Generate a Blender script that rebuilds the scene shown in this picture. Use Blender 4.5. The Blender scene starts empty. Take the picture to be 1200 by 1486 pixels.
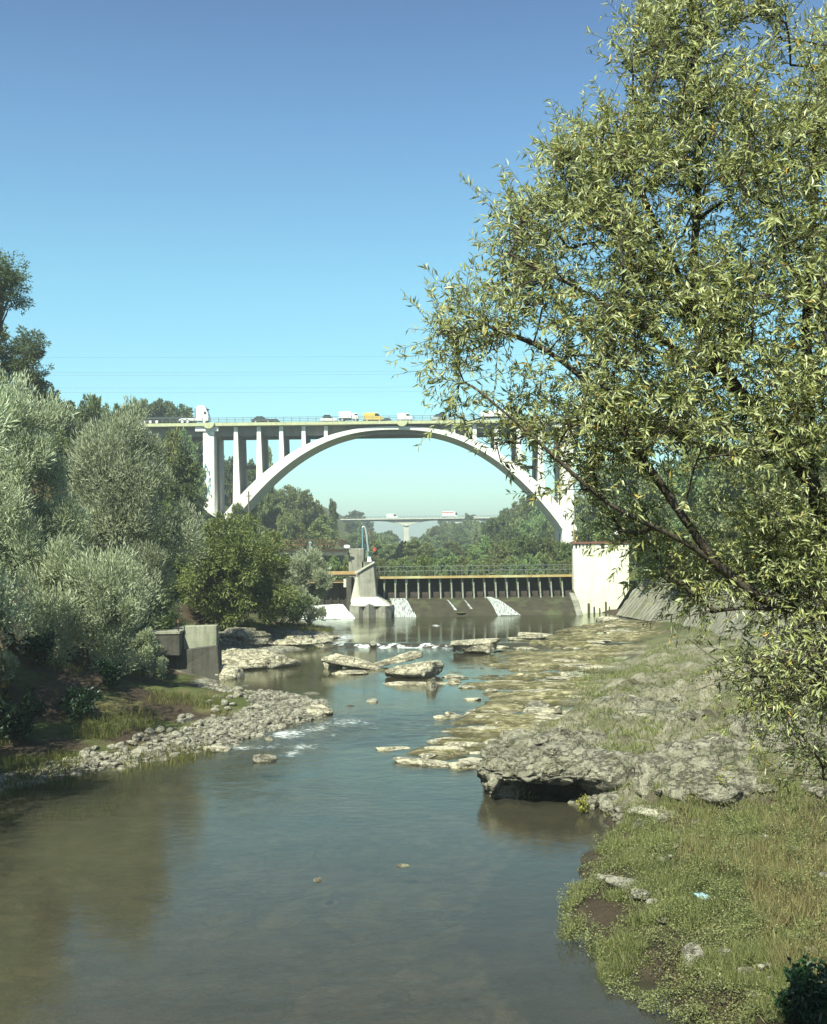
import bpy, bmesh, math, random
import numpy as np
from mathutils import Vector

sc = bpy.context.scene
col = sc.collection
R = math.radians
RNG = np.random.default_rng(7)

# ------------------------------------------------------------------ camera maths
F_PX, CAM_Z, HOR, CX, ROLL = 1650.0, 7.0, 790.0, 600.0, 0.0115

def _unroll(px, py):
    dx, dy = px - CX, HOR - py
    return dx + ROLL * dy, dy - ROLL * dx

def at(px, py, y):
    """surveyed picture position at a known distance -> world point"""
    a, b = _unroll(px, py)
    return Vector((a / F_PX * y, y, CAM_Z + b / F_PX * y))

def on(px, py, z=0.0):
    """surveyed picture position on level z -> world point"""
    a, b = _unroll(px, py)
    y = (z - CAM_Z) / (b / F_PX)
    return Vector((a / F_PX * y, y, z))

# ------------------------------------------------------------------ numpy noise
def _hash(ix, iy, iz, seed):
    h = (ix.astype(np.int64) * 374761393 + iy.astype(np.int64) * 668265263 + iz.astype(np.int64) * 2147483647 + seed * 1274126177) & 0xFFFFFFFF
    h = ((h ^ (h >> 13)) * 1274126177) & 0xFFFFFFFF
    h = ((h ^ (h >> 16)) * 2246822519) & 0xFFFFFFFF
    return ((h ^ (h >> 15)) & 0xFFFFFF) / float(0xFFFFFF)

def vnoise(p, seed=0):
    p = np.asarray(p, float)
    i = np.floor(p).astype(np.int64); f = p - i
    u = f * f * (3 - 2 * f)
    x, y, z = i[:, 0], i[:, 1], i[:, 2]
    r = 0
    for a in (0, 1):
        wa = u[:, 0] if a else 1 - u[:, 0]
        for b in (0, 1):
            wb = u[:, 1] if b else 1 - u[:, 1]
            for c in (0, 1):
                wc = u[:, 2] if c else 1 - u[:, 2]
                r = r + wa * wb * wc * _hash(x + a, y + b, z + c, seed)
    return r * 2 - 1

def fbm(p, octv=4, seed=0, gain=.5):
    p = np.asarray(p, float); s = 0; a = 1.0; t = 0
    for k in range(octv):
        s = s + a * vnoise(p * 2.03 ** k + 17.3 * k, seed + k); t += a; a *= gain
    return s / t

def xy0(x, y, sx=1., sy=1.):
    return np.stack([np.ravel(x) * sx, np.ravel(y) * sy, np.zeros(np.size(x))], 1)

def sstep(a, b, x):
    t = np.clip((x - a) / (b - a), 0, 1)
    return t * t * (3 - 2 * t)

def poly_sdf(poly, x, y):
    """signed distance, positive inside"""
    P = np.array([(p[0], p[1]) for p in poly], float)
    x = np.ravel(x); y = np.ravel(y)
    d = np.full(x.shape, 1e18); ins = np.zeros(x.shape, bool)
    n = len(P)
    for i in range(n):
        ax, ay = P[i]; bx, by = P[(i + 1) % n]
        ex, ey = bx - ax, by - ay
        t = np.clip(((x - ax) * ex + (y - ay) * ey) / (ex * ex + ey * ey + 1e-12), 0, 1)
        d = np.minimum(d, (x - ax - t * ex) ** 2 + (y - ay - t * ey) ** 2)
        c = (ay > y) != (by > y)
        if ey != 0:
            ins ^= c & (x < ex * (y - ay) / ey + ax)
    return np.where(ins, 1, -1) * np.sqrt(d)

# ------------------------------------------------------------------ mesh helpers
def mesh_np(name, V, FL, mat, parent=None, smooth=False, attrs=None):
    V = np.asarray(V, np.float32)
    FL = [np.asarray(f, np.int32) for f in (FL if isinstance(FL, list) else [FL]) if len(f)]
    me = bpy.data.meshes.new(name)
    me.vertices.add(len(V)); me.vertices.foreach_set('co', V.ravel())
    loops = np.concatenate([f.ravel() for f in FL])
    tot = np.concatenate([np.full(len(f), f.shape[1], np.int32) for f in FL])
    st = np.concatenate([[0], np.cumsum(tot)[:-1]]).astype(np.int32)
    me.loops.add(len(loops)); me.loops.foreach_set('vertex_index', loops)
    me.polygons.add(len(tot)); me.polygons.foreach_set('loop_start', st)
    me.polygons.foreach_set('loop_total', tot)
    me.polygons.foreach_set('use_smooth', np.full(len(tot), smooth, bool))
    for k, v in (attrs or {}).items():
        at_ = me.attributes.new(k, 'FLOAT', 'POINT'); at_.data.foreach_set('value', np.asarray(v, np.float32))
    me.update(calc_edges=True)
    me.materials.append(mat)
    o = bpy.data.objects.new(name, me); col.objects.link(o)
    if parent: o.parent = parent
    return o

class MB:
    """collects boxes, prisms and tubes; build() links them as one mesh"""
    def __init__(s): s.V = []; s.F = {3: [], 4: []}; s.n = 0; s.poly = []
    def add(s, V, F):
        for f in F:
            g = tuple(i + s.n for i in f)
            (s.F[len(g)] if len(g) in s.F else s.poly).append(g)
        s.V.extend([tuple(v) for v in V]); s.n += len(V); return s
    def box(s, x0, x1, y0, y1, z0, z1):
        V = [(x, y, z) for z in (z0, z1) for y in (y0, y1) for x in (x0, x1)]
        return s.add(V, [(0, 2, 3, 1), (4, 5, 7, 6), (0, 1, 5, 4), (2, 6, 7, 3), (0, 4, 6, 2), (1, 3, 7, 5)])
    def hexa(s, B, T):
        """B, T: four points each, counter clockwise from above"""
        return s.add(list(B) + list(T), [(3, 2, 1, 0), (4, 5, 6, 7)] + [(i, (i + 1) % 4, (i + 1) % 4 + 4, i + 4) for i in range(4)])
    def prism_y(s, pts, y0, y1):
        """outline of (x, z), swept along y"""
        n = len(pts)
        V = [(x, y0, z) for x, z in pts] + [(x, y1, z) for x, z in pts]
        F = [tuple(range(n)), tuple(range(2 * n - 1, n - 1, -1))]
        F += [(i, i + n, (i + 1) % n + n, (i + 1) % n) for i in range(n)]
        return s.add(V, F)
    def prism_x(s, pts, x0, x1):
        n = len(pts)
        V = [(x0, y, z) for y, z in pts] + [(x1, y, z) for y, z in pts]
        F = [tuple(range(n - 1, -1, -1)), tuple(range(n, 2 * n))]
        F += [(i, (i + 1) % n, (i + 1) % n + n, i + n) for i in range(n)]
        return s.add(V, F)
    def tube(s, pts, rad, k=8, cap=True):
        V, F = tube_vf(pts, rad, k, cap); return s.add(V, F)
    def build(s, name, mat, parent=None, smooth=False, bevel=0):
        me = bpy.data.meshes.new(name)
        me.from_pydata(s.V, [], s.F[3] + s.F[4] + s.poly)
        bm = bmesh.new(); bm.from_mesh(me)
        bmesh.ops.recalc_face_normals(bm, faces=bm.faces)
        if bevel:
            es = [e for e in bm.edges if len(e.link_faces) == 2 and e.calc_face_angle(0) > .5]
            bmesh.ops.bevel(bm, geom=es, offset=bevel, segments=1, affect='EDGES')
        bm.to_mesh(me); bm.free()
        for p in me.polygons: p.use_smooth = smooth
        me.materials.append(mat)
        o = bpy.data.objects.new(name, me); col.objects.link(o)
        if parent: o.parent = parent
        return o

def tube_vf(pts, rad, k=6, cap=True):
    P = [Vector(p) for p in pts]; n = len(P)
    if not hasattr(rad, '__len__'): rad = [rad] * n
    V = []; F = []; ref = None
    for i, p in enumerate(P):
        t = (P[min(i + 1, n - 1)] - P[max(i - 1, 0)]).normalized()
        if ref is None: ref = Vector((1, 0, 0)) if abs(t.x) < .8 else Vector((0, 1, 0))
        u = (ref - t * ref.dot(t)).normalized(); ref = u; w = t.cross(u)
        for j in range(k):
            a = 2 * math.pi * j / k
            V.append(p + (u * math.cos(a) + w * math.sin(a)) * rad[i])
    for i in range(n - 1):
        for j in range(k):
            F.append((i * k + j, i * k + (j + 1) % k, (i + 1) * k + (j + 1) % k, (i + 1) * k + j))
    if cap:
        F.append(tuple(range(k - 1, -1, -1))); F.append(tuple(range((n - 1) * k, n * k)))
    return V, F

def tag(o, label=None, cat=None, group=None, kind=None):
    if label: o['label'] = label
    if cat: o['category'] = cat
    if group: o['group'] = group
    if kind: o['kind'] = kind
    return o

def thing(name, label, cat, loc=(0, 0, 0), group=None, rz=0):
    o = bpy.data.objects.new(name, None); col.objects.link(o)
    o.location = loc; o.rotation_euler = (0, 0, rz); o.empty_display_size = .2
    return tag(o, label, cat, group)

def copy_tree(o, parent=None):
    c = o.copy(); col.objects.link(c)
    if parent: c.parent = parent
    for ch in o.children: copy_tree(ch, c)
    return c

# ------------------------------------------------------------------ materials
def new_mat(name):
    m = bpy.data.materials.new(name); m.use_nodes = True
    nt = m.node_tree; nt.nodes.clear()
    out = nt.nodes.new('ShaderNodeOutputMaterial')
    return m, nt, out

class N:
    """tiny node wrapper"""
    def __init__(s, nt): s.nt = nt
    def n(s, t, ins=None, **kw):
        nd = s.nt.nodes.new(t)
        for k, v in kw.items(): setattr(nd, k, v)
        for k, v in (ins or {}).items():
            if isinstance(v, bpy.types.NodeSocket): s.nt.links.new(v, nd.inputs[k])
            else: nd.inputs[k].default_value = v
        return nd
    def ramp(s, fac, stops, interp='LINEAR'):
        nd = s.nt.nodes.new('ShaderNodeValToRGB'); e = nd.color_ramp.elements
        nd.color_ramp.interpolation = interp
        while len(e) < len(stops): e.new(.5)
        for q, (p, c) in zip(e, stops):
            q.position = p; q.color = (*c, 1) if len(c) == 3 else c
        s.nt.links.new(fac, nd.inputs[0]); return nd.outputs[0]
    def mix(s, fac, a, b, mode='MIX'):
        nd = s.nt.nodes.new('ShaderNodeMix'); nd.data_type = 'RGBA'; nd.blend_type = mode
        for k, v in ((0, fac), (6, a), (7, b)):
            if isinstance(v, bpy.types.NodeSocket): s.nt.links.new(v, nd.inputs[k])
            elif k == 0: nd.inputs[0].default_value = v
            else: nd.inputs[k].default_value = (*v, 1) if len(v) == 3 else v
        return nd.outputs[2]
    def math(s, op, a, b=0., clamp=False):
        nd = s.nt.nodes.new('ShaderNodeMath'); nd.operation = op; nd.use_clamp = clamp
        for k, v in ((0, a), (1, b)):
            if isinstance(v, bpy.types.NodeSocket): s.nt.links.new(v, nd.inputs[k])
            else: nd.inputs[k].default_value = v
        return nd.outputs[0]
    def noise(s, vec, scale, detail=5, rough=.55):
        nd = s.n('ShaderNodeTexNoise', {'Scale': scale, 'Detail': detail, 'Roughness': rough})
        s.nt.links.new(vec, nd.inputs['Vector']); return nd.outputs[0]
    def mapping(s, vec, scale=(1, 1, 1)):
        nd = s.n('ShaderNodeMapping', {'Scale': scale}); s.nt.links.new(vec, nd.inputs['Vector']); return nd.outputs[0]

def mat_rough(name, c1, c2, scale=3., rough=.85, bump=.3, bscale=None, streak=0., c3=None, spec=.3, metal=0., dirt=None):
    """a weathered surface: two tones by noise, a third as blotches, vertical streaks, fine bump"""
    m, nt, out = new_mat(name); g = N(nt)
    geo = g.n('ShaderNodeNewGeometry'); pos = geo.outputs['Position']
    f = g.noise(pos, scale, 6, .6)
    c = g.mix(g.ramp(f, [(.35, (0, 0, 0)), (.65, (1, 1, 1))]), c1, c2)
    if c3:
        f3 = g.noise(pos, scale * .37, 5, .65)
        c = g.mix(g.ramp(f3, [(.52, (0, 0, 0)), (.66, (1, 1, 1))]), c, c3)
    if streak:
        fs = g.noise(g.mapping(pos, (3.2, 3.2, .18)), 1.6, 5, .6)
        c = g.mix(g.math('MULTIPLY', g.ramp(fs, [(.48, (0, 0, 0)), (.68, (1, 1, 1))]), streak), c, dirt or tuple(v * .35 for v in c1))
    b = g.noise(pos, bscale or scale * 6, 5, .65)
    bp = g.n('ShaderNodeBump', {'Strength': bump, 'Distance': .08, 'Height': b})
    p = g.n('ShaderNodeBsdfPrincipled', {'Base Color': c, 'Roughness': rough, 'Metallic': metal, 'Specular IOR Level': spec, 'Normal': bp.outputs[0]})
    nt.links.new(p.outputs[0], out.inputs[0]); return m

def mat_leaf(name, stops, trans=.3, rough=.5, spec=.35, hue=.0, val=.18):
    m, nt, out = new_mat(name); g = N(nt)
    geo = g.n('ShaderNodeNewGeometry'); oi = g.n('ShaderNodeObjectInfo')
    c = g.ramp(geo.outputs['Random Per Island'], stops)
    big = g.noise(geo.outputs['Position'], .35, 3)
    v = g.math('ADD', g.math('MULTIPLY', g.math('SUBTRACT', oi.outputs['Random'], .5), val * 2), 1.0)
    v = g.math('ADD', v, g.math('MULTIPLY', g.math('SUBTRACT', big, .5), .5))
    hs = g.n('ShaderNodeHueSaturation', {'Hue': g.math('ADD', .5, g.math('MULTIPLY', g.math('SUBTRACT', oi.outputs['Random'], .5), hue)), 'Value': v, 'Color': c})
    p = g.n('ShaderNodeBsdfPrincipled', {'Base Color': hs.outputs[0], 'Roughness': rough, 'Specular IOR Level': spec})
    t = g.n('ShaderNodeBsdfTranslucent', {'Color': hs.outputs[0]})
    mx = g.n('ShaderNodeMixShader', {0: trans, 1: p.outputs[0], 2: t.outputs[0]})
    nt.links.new(mx.outputs[0], out.inputs[0]); return m

M = {}
M['bark'] = mat_rough('bark', (.10, .075, .05), (.17, .14, .10), 6, .9, .5)
M['bark_dark'] = mat_rough('bark_dark', (.055, .042, .03), (.10, .08, .06), 8, .9, .5)
M['bridge_white'] = mat_rough('bridge_white', (.78, .76, .72), (.70, .69, .64), .5, .8, .12, 8, streak=.55, dirt=(.45, .43, .36))
M['bridge_shade_grey'] = mat_rough('bridge_shade_grey', (.22, .205, .185), (.17, .16, .145), .6, .85, .15, 8, streak=.4)  # bridge concrete darkened: shade on webs and under-deck girders is in this colour
M['fascia'] = mat_rough('fascia', (.50, .50, .30), (.40, .41, .26), 1.2, .8, .12, 6, streak=.3)
M['asphalt'] = mat_rough('asphalt', (.05, .05, .05), (.06, .06, .06), 2, .9, .2)
M['rail_steel'] = mat_rough('rail_steel', (.13, .15, .13), (.10, .11, .10), 2, .6, .05)
M['graffiti'] = mat_rough('graffiti', (.05, .22, .30), (.04, .14, .2), 1.5, .6, .05)
M['far_concrete'] = mat_rough('far_concrete', (.55, .53, .44), (.47, .46, .39), .3, .85, .1, 3, streak=.3)
M['far_dark'] = mat_rough('far_dark', (.12, .12, .11), (.09, .09, .09), .3, .85, .1)
M['concrete'] = mat_rough('concrete', (.30, .29, .24), (.22, .215, .18), 1.2, .9, .35, 9, streak=.6, c3=(.15, .15, .11))
M['concrete_light'] = mat_rough('concrete_light', (.55, .53, .44), (.46, .45, .37), 1.1, .85, .25, 9, streak=.3)
M['concrete_stained'] = mat_rough('concrete_stained', (.30, .30, .23), (.22, .22, .17), 1.5, .9, .35, 9, streak=.75, c3=(.22, .235, .16))
M['concrete_dark'] = mat_rough('concrete_dark', (.085, .08, .068), (.06, .056, .048), 1.4, .9, .45, 7, streak=.6, c3=(.05, .06, .035))
M['cream'] = mat_rough('cream', (.77, .75, .60), (.72, .70, .53), .8, .85, .15, 8, streak=.5, c3=(.80, .79, .66), dirt=(.42, .40, .27))
M['roof_red'] = mat_rough('roof_red', (.20, .09, .06), (.15, .07, .05), 2, .8, .2)
M['dark_slot'] = mat_rough('dark_slot', (.05, .04, .03), (.03, .03, .025), 3, .9, .2)
M['algae'] = mat_rough('algae', (.055, .048, .028), (.034, .030, .019), 1.3, .75, .4, 6, c3=(.075, .085, .04), streak=.3)
M['moss'] = mat_rough('moss', (.09, .13, .035), (.06, .10, .025), 6, .9, .7, 25)
M['gate'] = mat_rough('gate', (.055, .042, .034), (.035, .028, .022), 2, .8, .3, 8, streak=.5)
M['gate_post'] = mat_rough('gate_post', (.24, .26, .21), (.14, .15, .12), 3, .7, .2, 12, streak=.4)
M['walk_yellow'] = mat_rough('walk_yellow', (.34, .22, .08), (.40, .33, .16), .9, .7, .1, 8, c3=(.50, .52, .28))
M['tan_beam'] = mat_rough('tan_beam', (.45, .30, .13), (.36, .25, .12), 1.0, .75, .15, 8, streak=.3)
M['blue_paint'] = mat_rough('blue_paint', (.16, .30, .36), (.13, .25, .30), 3, .5, .05)
M['silver'] = mat_rough('silver', (.55, .57, .56), (.45, .47, .47), 3, .4, .05, metal=.4)
M['red_paint'] = mat_rough('red_paint', (.55, .10, .06), (.45, .08, .05), 4, .5, .05)
M['white_paint'] = mat_rough('white_paint', (.80, .80, .79), (.74, .74, .73), 2, .4, .02, spec=.5)
M['yellow_paint'] = mat_rough('yellow_paint', (.66, .46, .12), (.58, .40, .10), 2, .4, .02, spec=.5)
M['dark_paint'] = mat_rough('dark_paint', (.05, .055, .06), (.04, .045, .05), 2, .35, .02, spec=.5)
M['silver_paint'] = mat_rough('silver_paint', (.45, .47, .48), (.40, .42, .43), 2, .35, .02, spec=.5)
M['glass_dark'] = mat_rough('glass_dark', (.02, .025, .03), (.015, .02, .025), 2, .1, .0, spec=.6)
M['rubber'] = mat_rough('rubber', (.02, .02, .02), (.03, .03, .03), 8, .9, .1)
M['plastic_blue'] = mat_rough('plastic_blue', (.28, .40, .42), (.22, .34, .38), 6, .5, .2)

def mat_rock(name, c1, c2, dark, moss=.4, scale=1.6):
    """conglomerate: pitted, pebbly, moss on the upward faces"""
    m, nt, out = new_mat(name); g = N(nt)
    geo = g.n('ShaderNodeNewGeometry'); pos = geo.outputs['Position']
    f = g.noise(pos, scale, 8, .65)
    c = g.mix(g.ramp(f, [(.36, (0, 0, 0)), (.62, (1, 1, 1))]), c1, c2)
    vo = g.n('ShaderNodeTexVoronoi', {'Scale': 9.0}); nt.links.new(pos, vo.inputs['Vector'])
    peb = g.ramp(vo.outputs['Distance'], [(.1, (1, 1, 1)), (.5, (0, 0, 0))])
    c = g.mix(g.math('MULTIPLY', g.ramp(vo.outputs['Color'], [(.3, (0, 0, 0)), (.8, (1, 1, 1))]), .35), c, dark)
    pit = g.noise(pos, 5.5, 6, .7)
    pm = g.ramp(pit, [(.32, (1, 1, 1)), (.47, (0, 0, 0))])
    ridge = g.math('ABSOLUTE', g.math('SUBTRACT', g.noise(g.mapping(pos, (1, 1, 2.2)), 1.3, 7, .62), .5))
    crack = g.ramp(ridge, [(.0, (1, 1, 1)), (.035, (0, 0, 0))])
    c = g.mix(g.math('MULTIPLY', crack, .75), c, dark)
    c = g.mix(g.math('MULTIPLY', pm, .85), c, dark)
    sep = g.n('ShaderNodeSeparateXYZ', {0: geo.outputs['Normal']})
    mo = g.math('MULTIPLY', g.ramp(g.noise(pos, 1.1, 5, .7), [(.46, (0, 0, 0)), (.64, (1, 1, 1))]), moss)
    mo = g.math('MULTIPLY', mo, g.ramp(sep.outputs[2], [(.2, (0, 0, 0)), (.7, (1, 1, 1))]))
    c = g.mix(mo, c, (.085, .095, .035))
    b1 = g.n('ShaderNodeBump', {'Strength': 1.0, 'Distance': .20, 'Height': g.math('SUBTRACT', pit, g.math('MULTIPLY', crack, .3))})
    b2 = g.n('ShaderNodeBump', {'Strength': .6, 'Distance': .05, 'Height': peb, 'Normal': b1.outputs[0]})
    p = g.n('ShaderNodeBsdfPrincipled', {'Base Color': c, 'Roughness': .92, 'Specular IOR Level': .2, 'Normal': b2.outputs[0]})
    nt.links.new(p.outputs[0], out.inputs[0]); return m

M['rock'] = mat_rock('rock', (.43, .40, .31), (.30, .275, .21), (.10, .088, .065), .60)
M['rock_pale'] = mat_rock('rock_pale', (.66, .61, .46), (.52, .475, .35), (.20, .17, .12), .12, 1.0)
M['stone'] = mat_rock('stone', (.46, .43, .34), (.34, .32, .26), (.15, .13, .10), .05, 2.5)

def mat_ground():
    m, nt, out = new_mat('ground_mix'); g = N(nt)
    geo = g.n('ShaderNodeNewGeometry'); pos = geo.outputs['Position']
    A = lambda k: g.n('ShaderNodeAttribute', attribute_name=k).outputs['Fac']
    n1 = g.noise(pos, 1.7, 8, .65); n2 = g.noise(pos, .45, 5, .6); n3 = g.noise(pos, 7., 6, .7)
    soil = g.mix(n1, (.045, .032, .022), (.085, .062, .042))
    grass = g.mix(g.ramp(n1, [(.35, (0, 0, 0)), (.65, (1, 1, 1))]), (.045, .06, .018), (.10, .115, .04))
    grass = g.mix(g.ramp(n2, [(.5, (0, 0, 0)), (.65, (1, 1, 1))]), grass, (.15, .13, .06))
    rk = g.mix(g.ramp(n1, [(.35, (0, 0, 0)), (.62, (1, 1, 1))]), (.36, .33, .245), (.20, .18, .13))
    rk = g.mix(g.ramp(n3, [(.30, (.9, .9, .9)), (.44, (0, 0, 0))]), rk, (.06, .052, .038))
    rk = g.mix(g.math('MULTIPLY', g.ramp(n2, [(.44, (0, 0, 0)), (.60, (1, 1, 1))]), .80), rk, (.105, .115, .045))
    rk = g.mix(g.ramp(g.noise(pos, 3.1, 7, .7), [(.50, (0, 0, 0)), (.66, (.8, .8, .8))]), rk, (.12, .12, .055))
    rk = g.mix(g.ramp(g.noise(pos, 15., 5, .75), [(.36, (.85, .85, .85)), (.50, (0, 0, 0))]), rk, (.07, .062, .045))
    bed = g.mix(g.ramp(n1, [(.35, (0, 0, 0)), (.65, (1, 1, 1))]), (.065, .053, .036), (.16, .127, .085))
    wv = g.n('ShaderNodeVectorMath', {0: g.mapping(pos, (.30, .70, 0)), 1: g.n('ShaderNodeVectorMath', {0: g.n('ShaderNodeTexNoise', {'Vector': pos, 'Scale': .7, 'Detail': 6}).outputs['Color'], 1: (3.2, 3.2, 0)}, operation='MULTIPLY').outputs[0]}, operation='ADD')
    vb = g.n('ShaderNodeTexVoronoi', {'Scale': 1.0}, feature='DISTANCE_TO_EDGE'); nt.links.new(wv.outputs[0], vb.inputs['Vector'])
    bed = g.mix(g.ramp(vb.outputs['Distance'], [(.0, (.55, .55, .55)), (.07, (0, 0, 0))]), bed, (.03, .026, .018))
    vc = g.n('ShaderNodeTexVoronoi', {'Scale': 1.0}); nt.links.new(wv.outputs[0], vc.inputs['Vector'])
    bed = g.mix(g.math('MULTIPLY', g.ramp(vc.outputs['Color'], [(.3, (0, 0, 0)), (.8, (1, 1, 1))]), .55), bed, (.07, .058, .038))
    vo = g.n('ShaderNodeTexVoronoi', {'Scale': 6.0}); nt.links.new(pos, vo.inputs['Vector'])
    grv = g.mix(g.ramp(vo.outputs['Color'], [(.2, (0, 0, 0)), (.8, (1, 1, 1))]), (.13, .12, .09), (.36, .34, .27))
    led = g.mix(g.ramp(g.noise(g.mapping(pos, (.5, 1.6, 1)), 1.5, 7, .65), [(.40, (0, 0, 0)), (.62, (1, 1, 1))]), (.60, .53, .33), (.12, .10, .042))
    led = g.mix(g.ramp(g.noise(g.mapping(pos, (.8, 2.2, 1)), 4., 6, .7), [(.44, (.9, .9, .9)), (.60, (0, 0, 0))]), led, (.10, .095, .035))
    c = g.mix(A('land'), bed, soil)
    c = g.mix(A('ledge'), c, led)
    c = g.mix(A('grass'), c, grass)
    c = g.mix(A('gravel'), c, grv)
    c = g.mix(A('rock'), c, rk)
    c = g.mix(g.math('MULTIPLY', A('wet'), .6), c, (.03, .026, .018))
    b1 = g.n('ShaderNodeBump', {'Strength': .9, 'Distance': .15, 'Height': n3})
    b2 = g.n('ShaderNodeBump', {'Strength': .5, 'Distance': .06, 'Height': g.noise(pos, 22., 4, .7), 'Normal': b1.outputs[0]})
    p = g.n('ShaderNodeBsdfPrincipled', {'Base Color': c, 'Roughness': .93, 'Specular IOR Level': .15, 'Normal': b2.outputs[0]})
    nt.links.new(p.outputs[0], out.inputs[0]); return m
M['ground'] = mat_ground()

def mat_water():
    m, nt, out = new_mat('river_water'); g = N(nt)
    geo = g.n('ShaderNodeNewGeometry'); pos = geo.outputs['Position']
    foam = g.n('ShaderNodeAttribute', attribute_name='foam').outputs['Fac']
    turb = g.n('ShaderNodeAttribute', attribute_name='ripple').outputs['Fac']
    w1 = g.noise(g.mapping(pos, (.9, 1.5, 1)), 2.2, 4, .55)
    w2 = g.noise(g.mapping(pos, (1., 1.6, 1)), 9., 3, .5)
    patch = g.ramp(g.noise(pos, .22, 4), [(.38, (.35, .35, .35)), (.62, (1, 1, 1))])
    st = g.math('MULTIPLY', g.math('ADD', turb, .10), patch)
    b1 = g.n('ShaderNodeBump', {'Strength': g.math('MULTIPLY', st, .55), 'Distance': .10, 'Height': w1})
    b2 = g.n('ShaderNodeBump', {'Strength': g.math('MULTIPLY', st, .5), 'Distance': .03, 'Height': w2, 'Normal': b1.outputs[0]})
    fr = g.n('ShaderNodeFresnel', {'IOR': 1.36, 'Normal': b2.outputs[0]})
    murk = g.mix(g.noise(g.mapping(pos, (.30, .75, 1)), .9, 7, .68), (.036, .042, .031), (.125, .112, .080))
    df = g.n('ShaderNodeBsdfDiffuse', {'Color': murk, 'Normal': b2.outputs[0]})
    tr = g.n('ShaderNodeBsdfTransparent', {'Color': (.84, .84, .74, 1)})
    body = g.n('ShaderNodeMixShader', {0: .34, 1: tr.outputs[0], 2: df.outputs[0]})
    gl = g.n('ShaderNodeBsdfGlossy', {'Color': (.84, .88, .78, 1), 'Roughness': .06, 'Normal': b2.outputs[0]})
    wat = g.n('ShaderNodeMixShader', {0: fr.outputs[0], 1: body.outputs[0], 2: gl.outputs[0]})
    fn = g.noise(g.mapping(pos, (1.0, 2.2, 2)), 3.6, 8, .75)
    fm = g.math('SUBTRACT', g.math('MULTIPLY', foam, 1.9), g.math('ADD', g.math('MULTIPLY', fn, 5.2), -1.3))
    fm = g.ramp(fm, [(-.0, (0, 0, 0)), (1.0, (.95, .95, .95))])
    wh = g.n('ShaderNodeBsdfDiffuse', {'Color': (.80, .84, .84, 1), 'Normal': b2.outputs[0]})
    mx = g.n('ShaderNodeMixShader', {0: fm, 1: wat.outputs[0], 2: wh.outputs[0]})
    nt.links.new(mx.outputs[0], out.inputs[0]); return m
M['water'] = mat_water()

def mat_fall(name, cover):
    """falling white water: opaque white streaks with clear gaps between"""
    m, nt, out = new_mat(name); g = N(nt)
    geo = g.n('ShaderNodeNewGeometry'); pos = geo.outputs['Position']
    f = g.noise(g.mapping(pos, (4.2, .5, .5)), 2.6, 8, .78)
    a = g.ramp(f, [(cover - .16, (0, 0, 0)), (cover + .22, (.92, .92, .92))])
    bp = g.n('ShaderNodeBump', {'Strength': .6, 'Distance': .2, 'Height': f})
    d = g.n('ShaderNodeBsdfDiffuse', {'Color': (.82, .86, .86, 1), 'Normal': bp.outputs[0]})
    t = g.n('ShaderNodeBsdfTransparent')
    mx = g.n('ShaderNodeMixShader', {0: a, 1: t.outputs[0], 2: d.outputs[0]})
    nt.links.new(mx.outputs[0], out.inputs[0]); return m
M['fall'] = mat_fall('fall', .30)
M['trickle'] = mat_fall('trickle', .50)

M['leaf_willow'] = mat_leaf('leaf_willow', [(0, (.22, .24, .075)), (.3, (.36, .385, .13)), (.6, (.48, .51, .22)), (.85, (.58, .61, .35)), (.95, (.64, .66, .45)), (.985, (.64, .50, .12)), (1, (.58, .36, .08))], .30, .45, .45)
M['leaf_sallow'] = mat_leaf('leaf_sallow', [(0, (.22, .255, .145)), (.4, (.37, .41, .25)), (.75, (.48, .52, .35)), (1, (.58, .61, .46))], .28, .5, .4, .02)
M['leaf_green'] = mat_leaf('leaf_green', [(0, (.075, .10, .026)), (.5, (.15, .18, .052)), (.85, (.22, .25, .08)), (1, (.28, .29, .11))], .25, .5, .35, .05)
M['leaf_dark'] = mat_leaf('leaf_dark', [(0, (.055, .08, .030)), (.5, (.105, .14, .05)), (1, (.17, .205, .08))], .22, .5, .3, .03)
M['leaf_wood'] = mat_leaf('leaf_wood', [(0, (.11, .15, .055)), (.5, (.19, .24, .09)), (1, (.29, .33, .14))], .22, .55, .25, .07, .22)
M['leaf_cress'] = mat_leaf('leaf_cress', [(0, (.08, .095, .03)), (.5, (.155, .175, .06)), (.9, (.25, .26, .105)), (1, (.34, .30, .15))], .25, .45, .4)
M['leaf_yellow'] = mat_leaf('leaf_yellow', [(0, (.14, .16, .03)), (.5, (.30, .30, .045)), (1, (.48, .44, .07))], .35, .45, .4)
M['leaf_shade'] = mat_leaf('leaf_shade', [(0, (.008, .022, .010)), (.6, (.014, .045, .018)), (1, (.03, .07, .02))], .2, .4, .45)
M['straw'] = mat_leaf('straw', [(0, (.16, .14, .06)), (.5, (.26, .22, .10)), (1, (.36, .31, .16))], .3, .6, .2)
M['grass_fresh'] = mat_leaf('grass_fresh', [(0, (.10, .12, .038)), (.5, (.19, .215, .075)), (.85, (.29, .30, .13)), (1, (.40, .36, .20))], .28, .6, .2)
M['grass'] = mat_leaf('grass', [(0, (.06, .075, .02)), (.5, (.12, .13, .035)), (.85, (.19, .18, .06)), (1, (.28, .24, .10))], .3, .6, .2)

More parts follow.
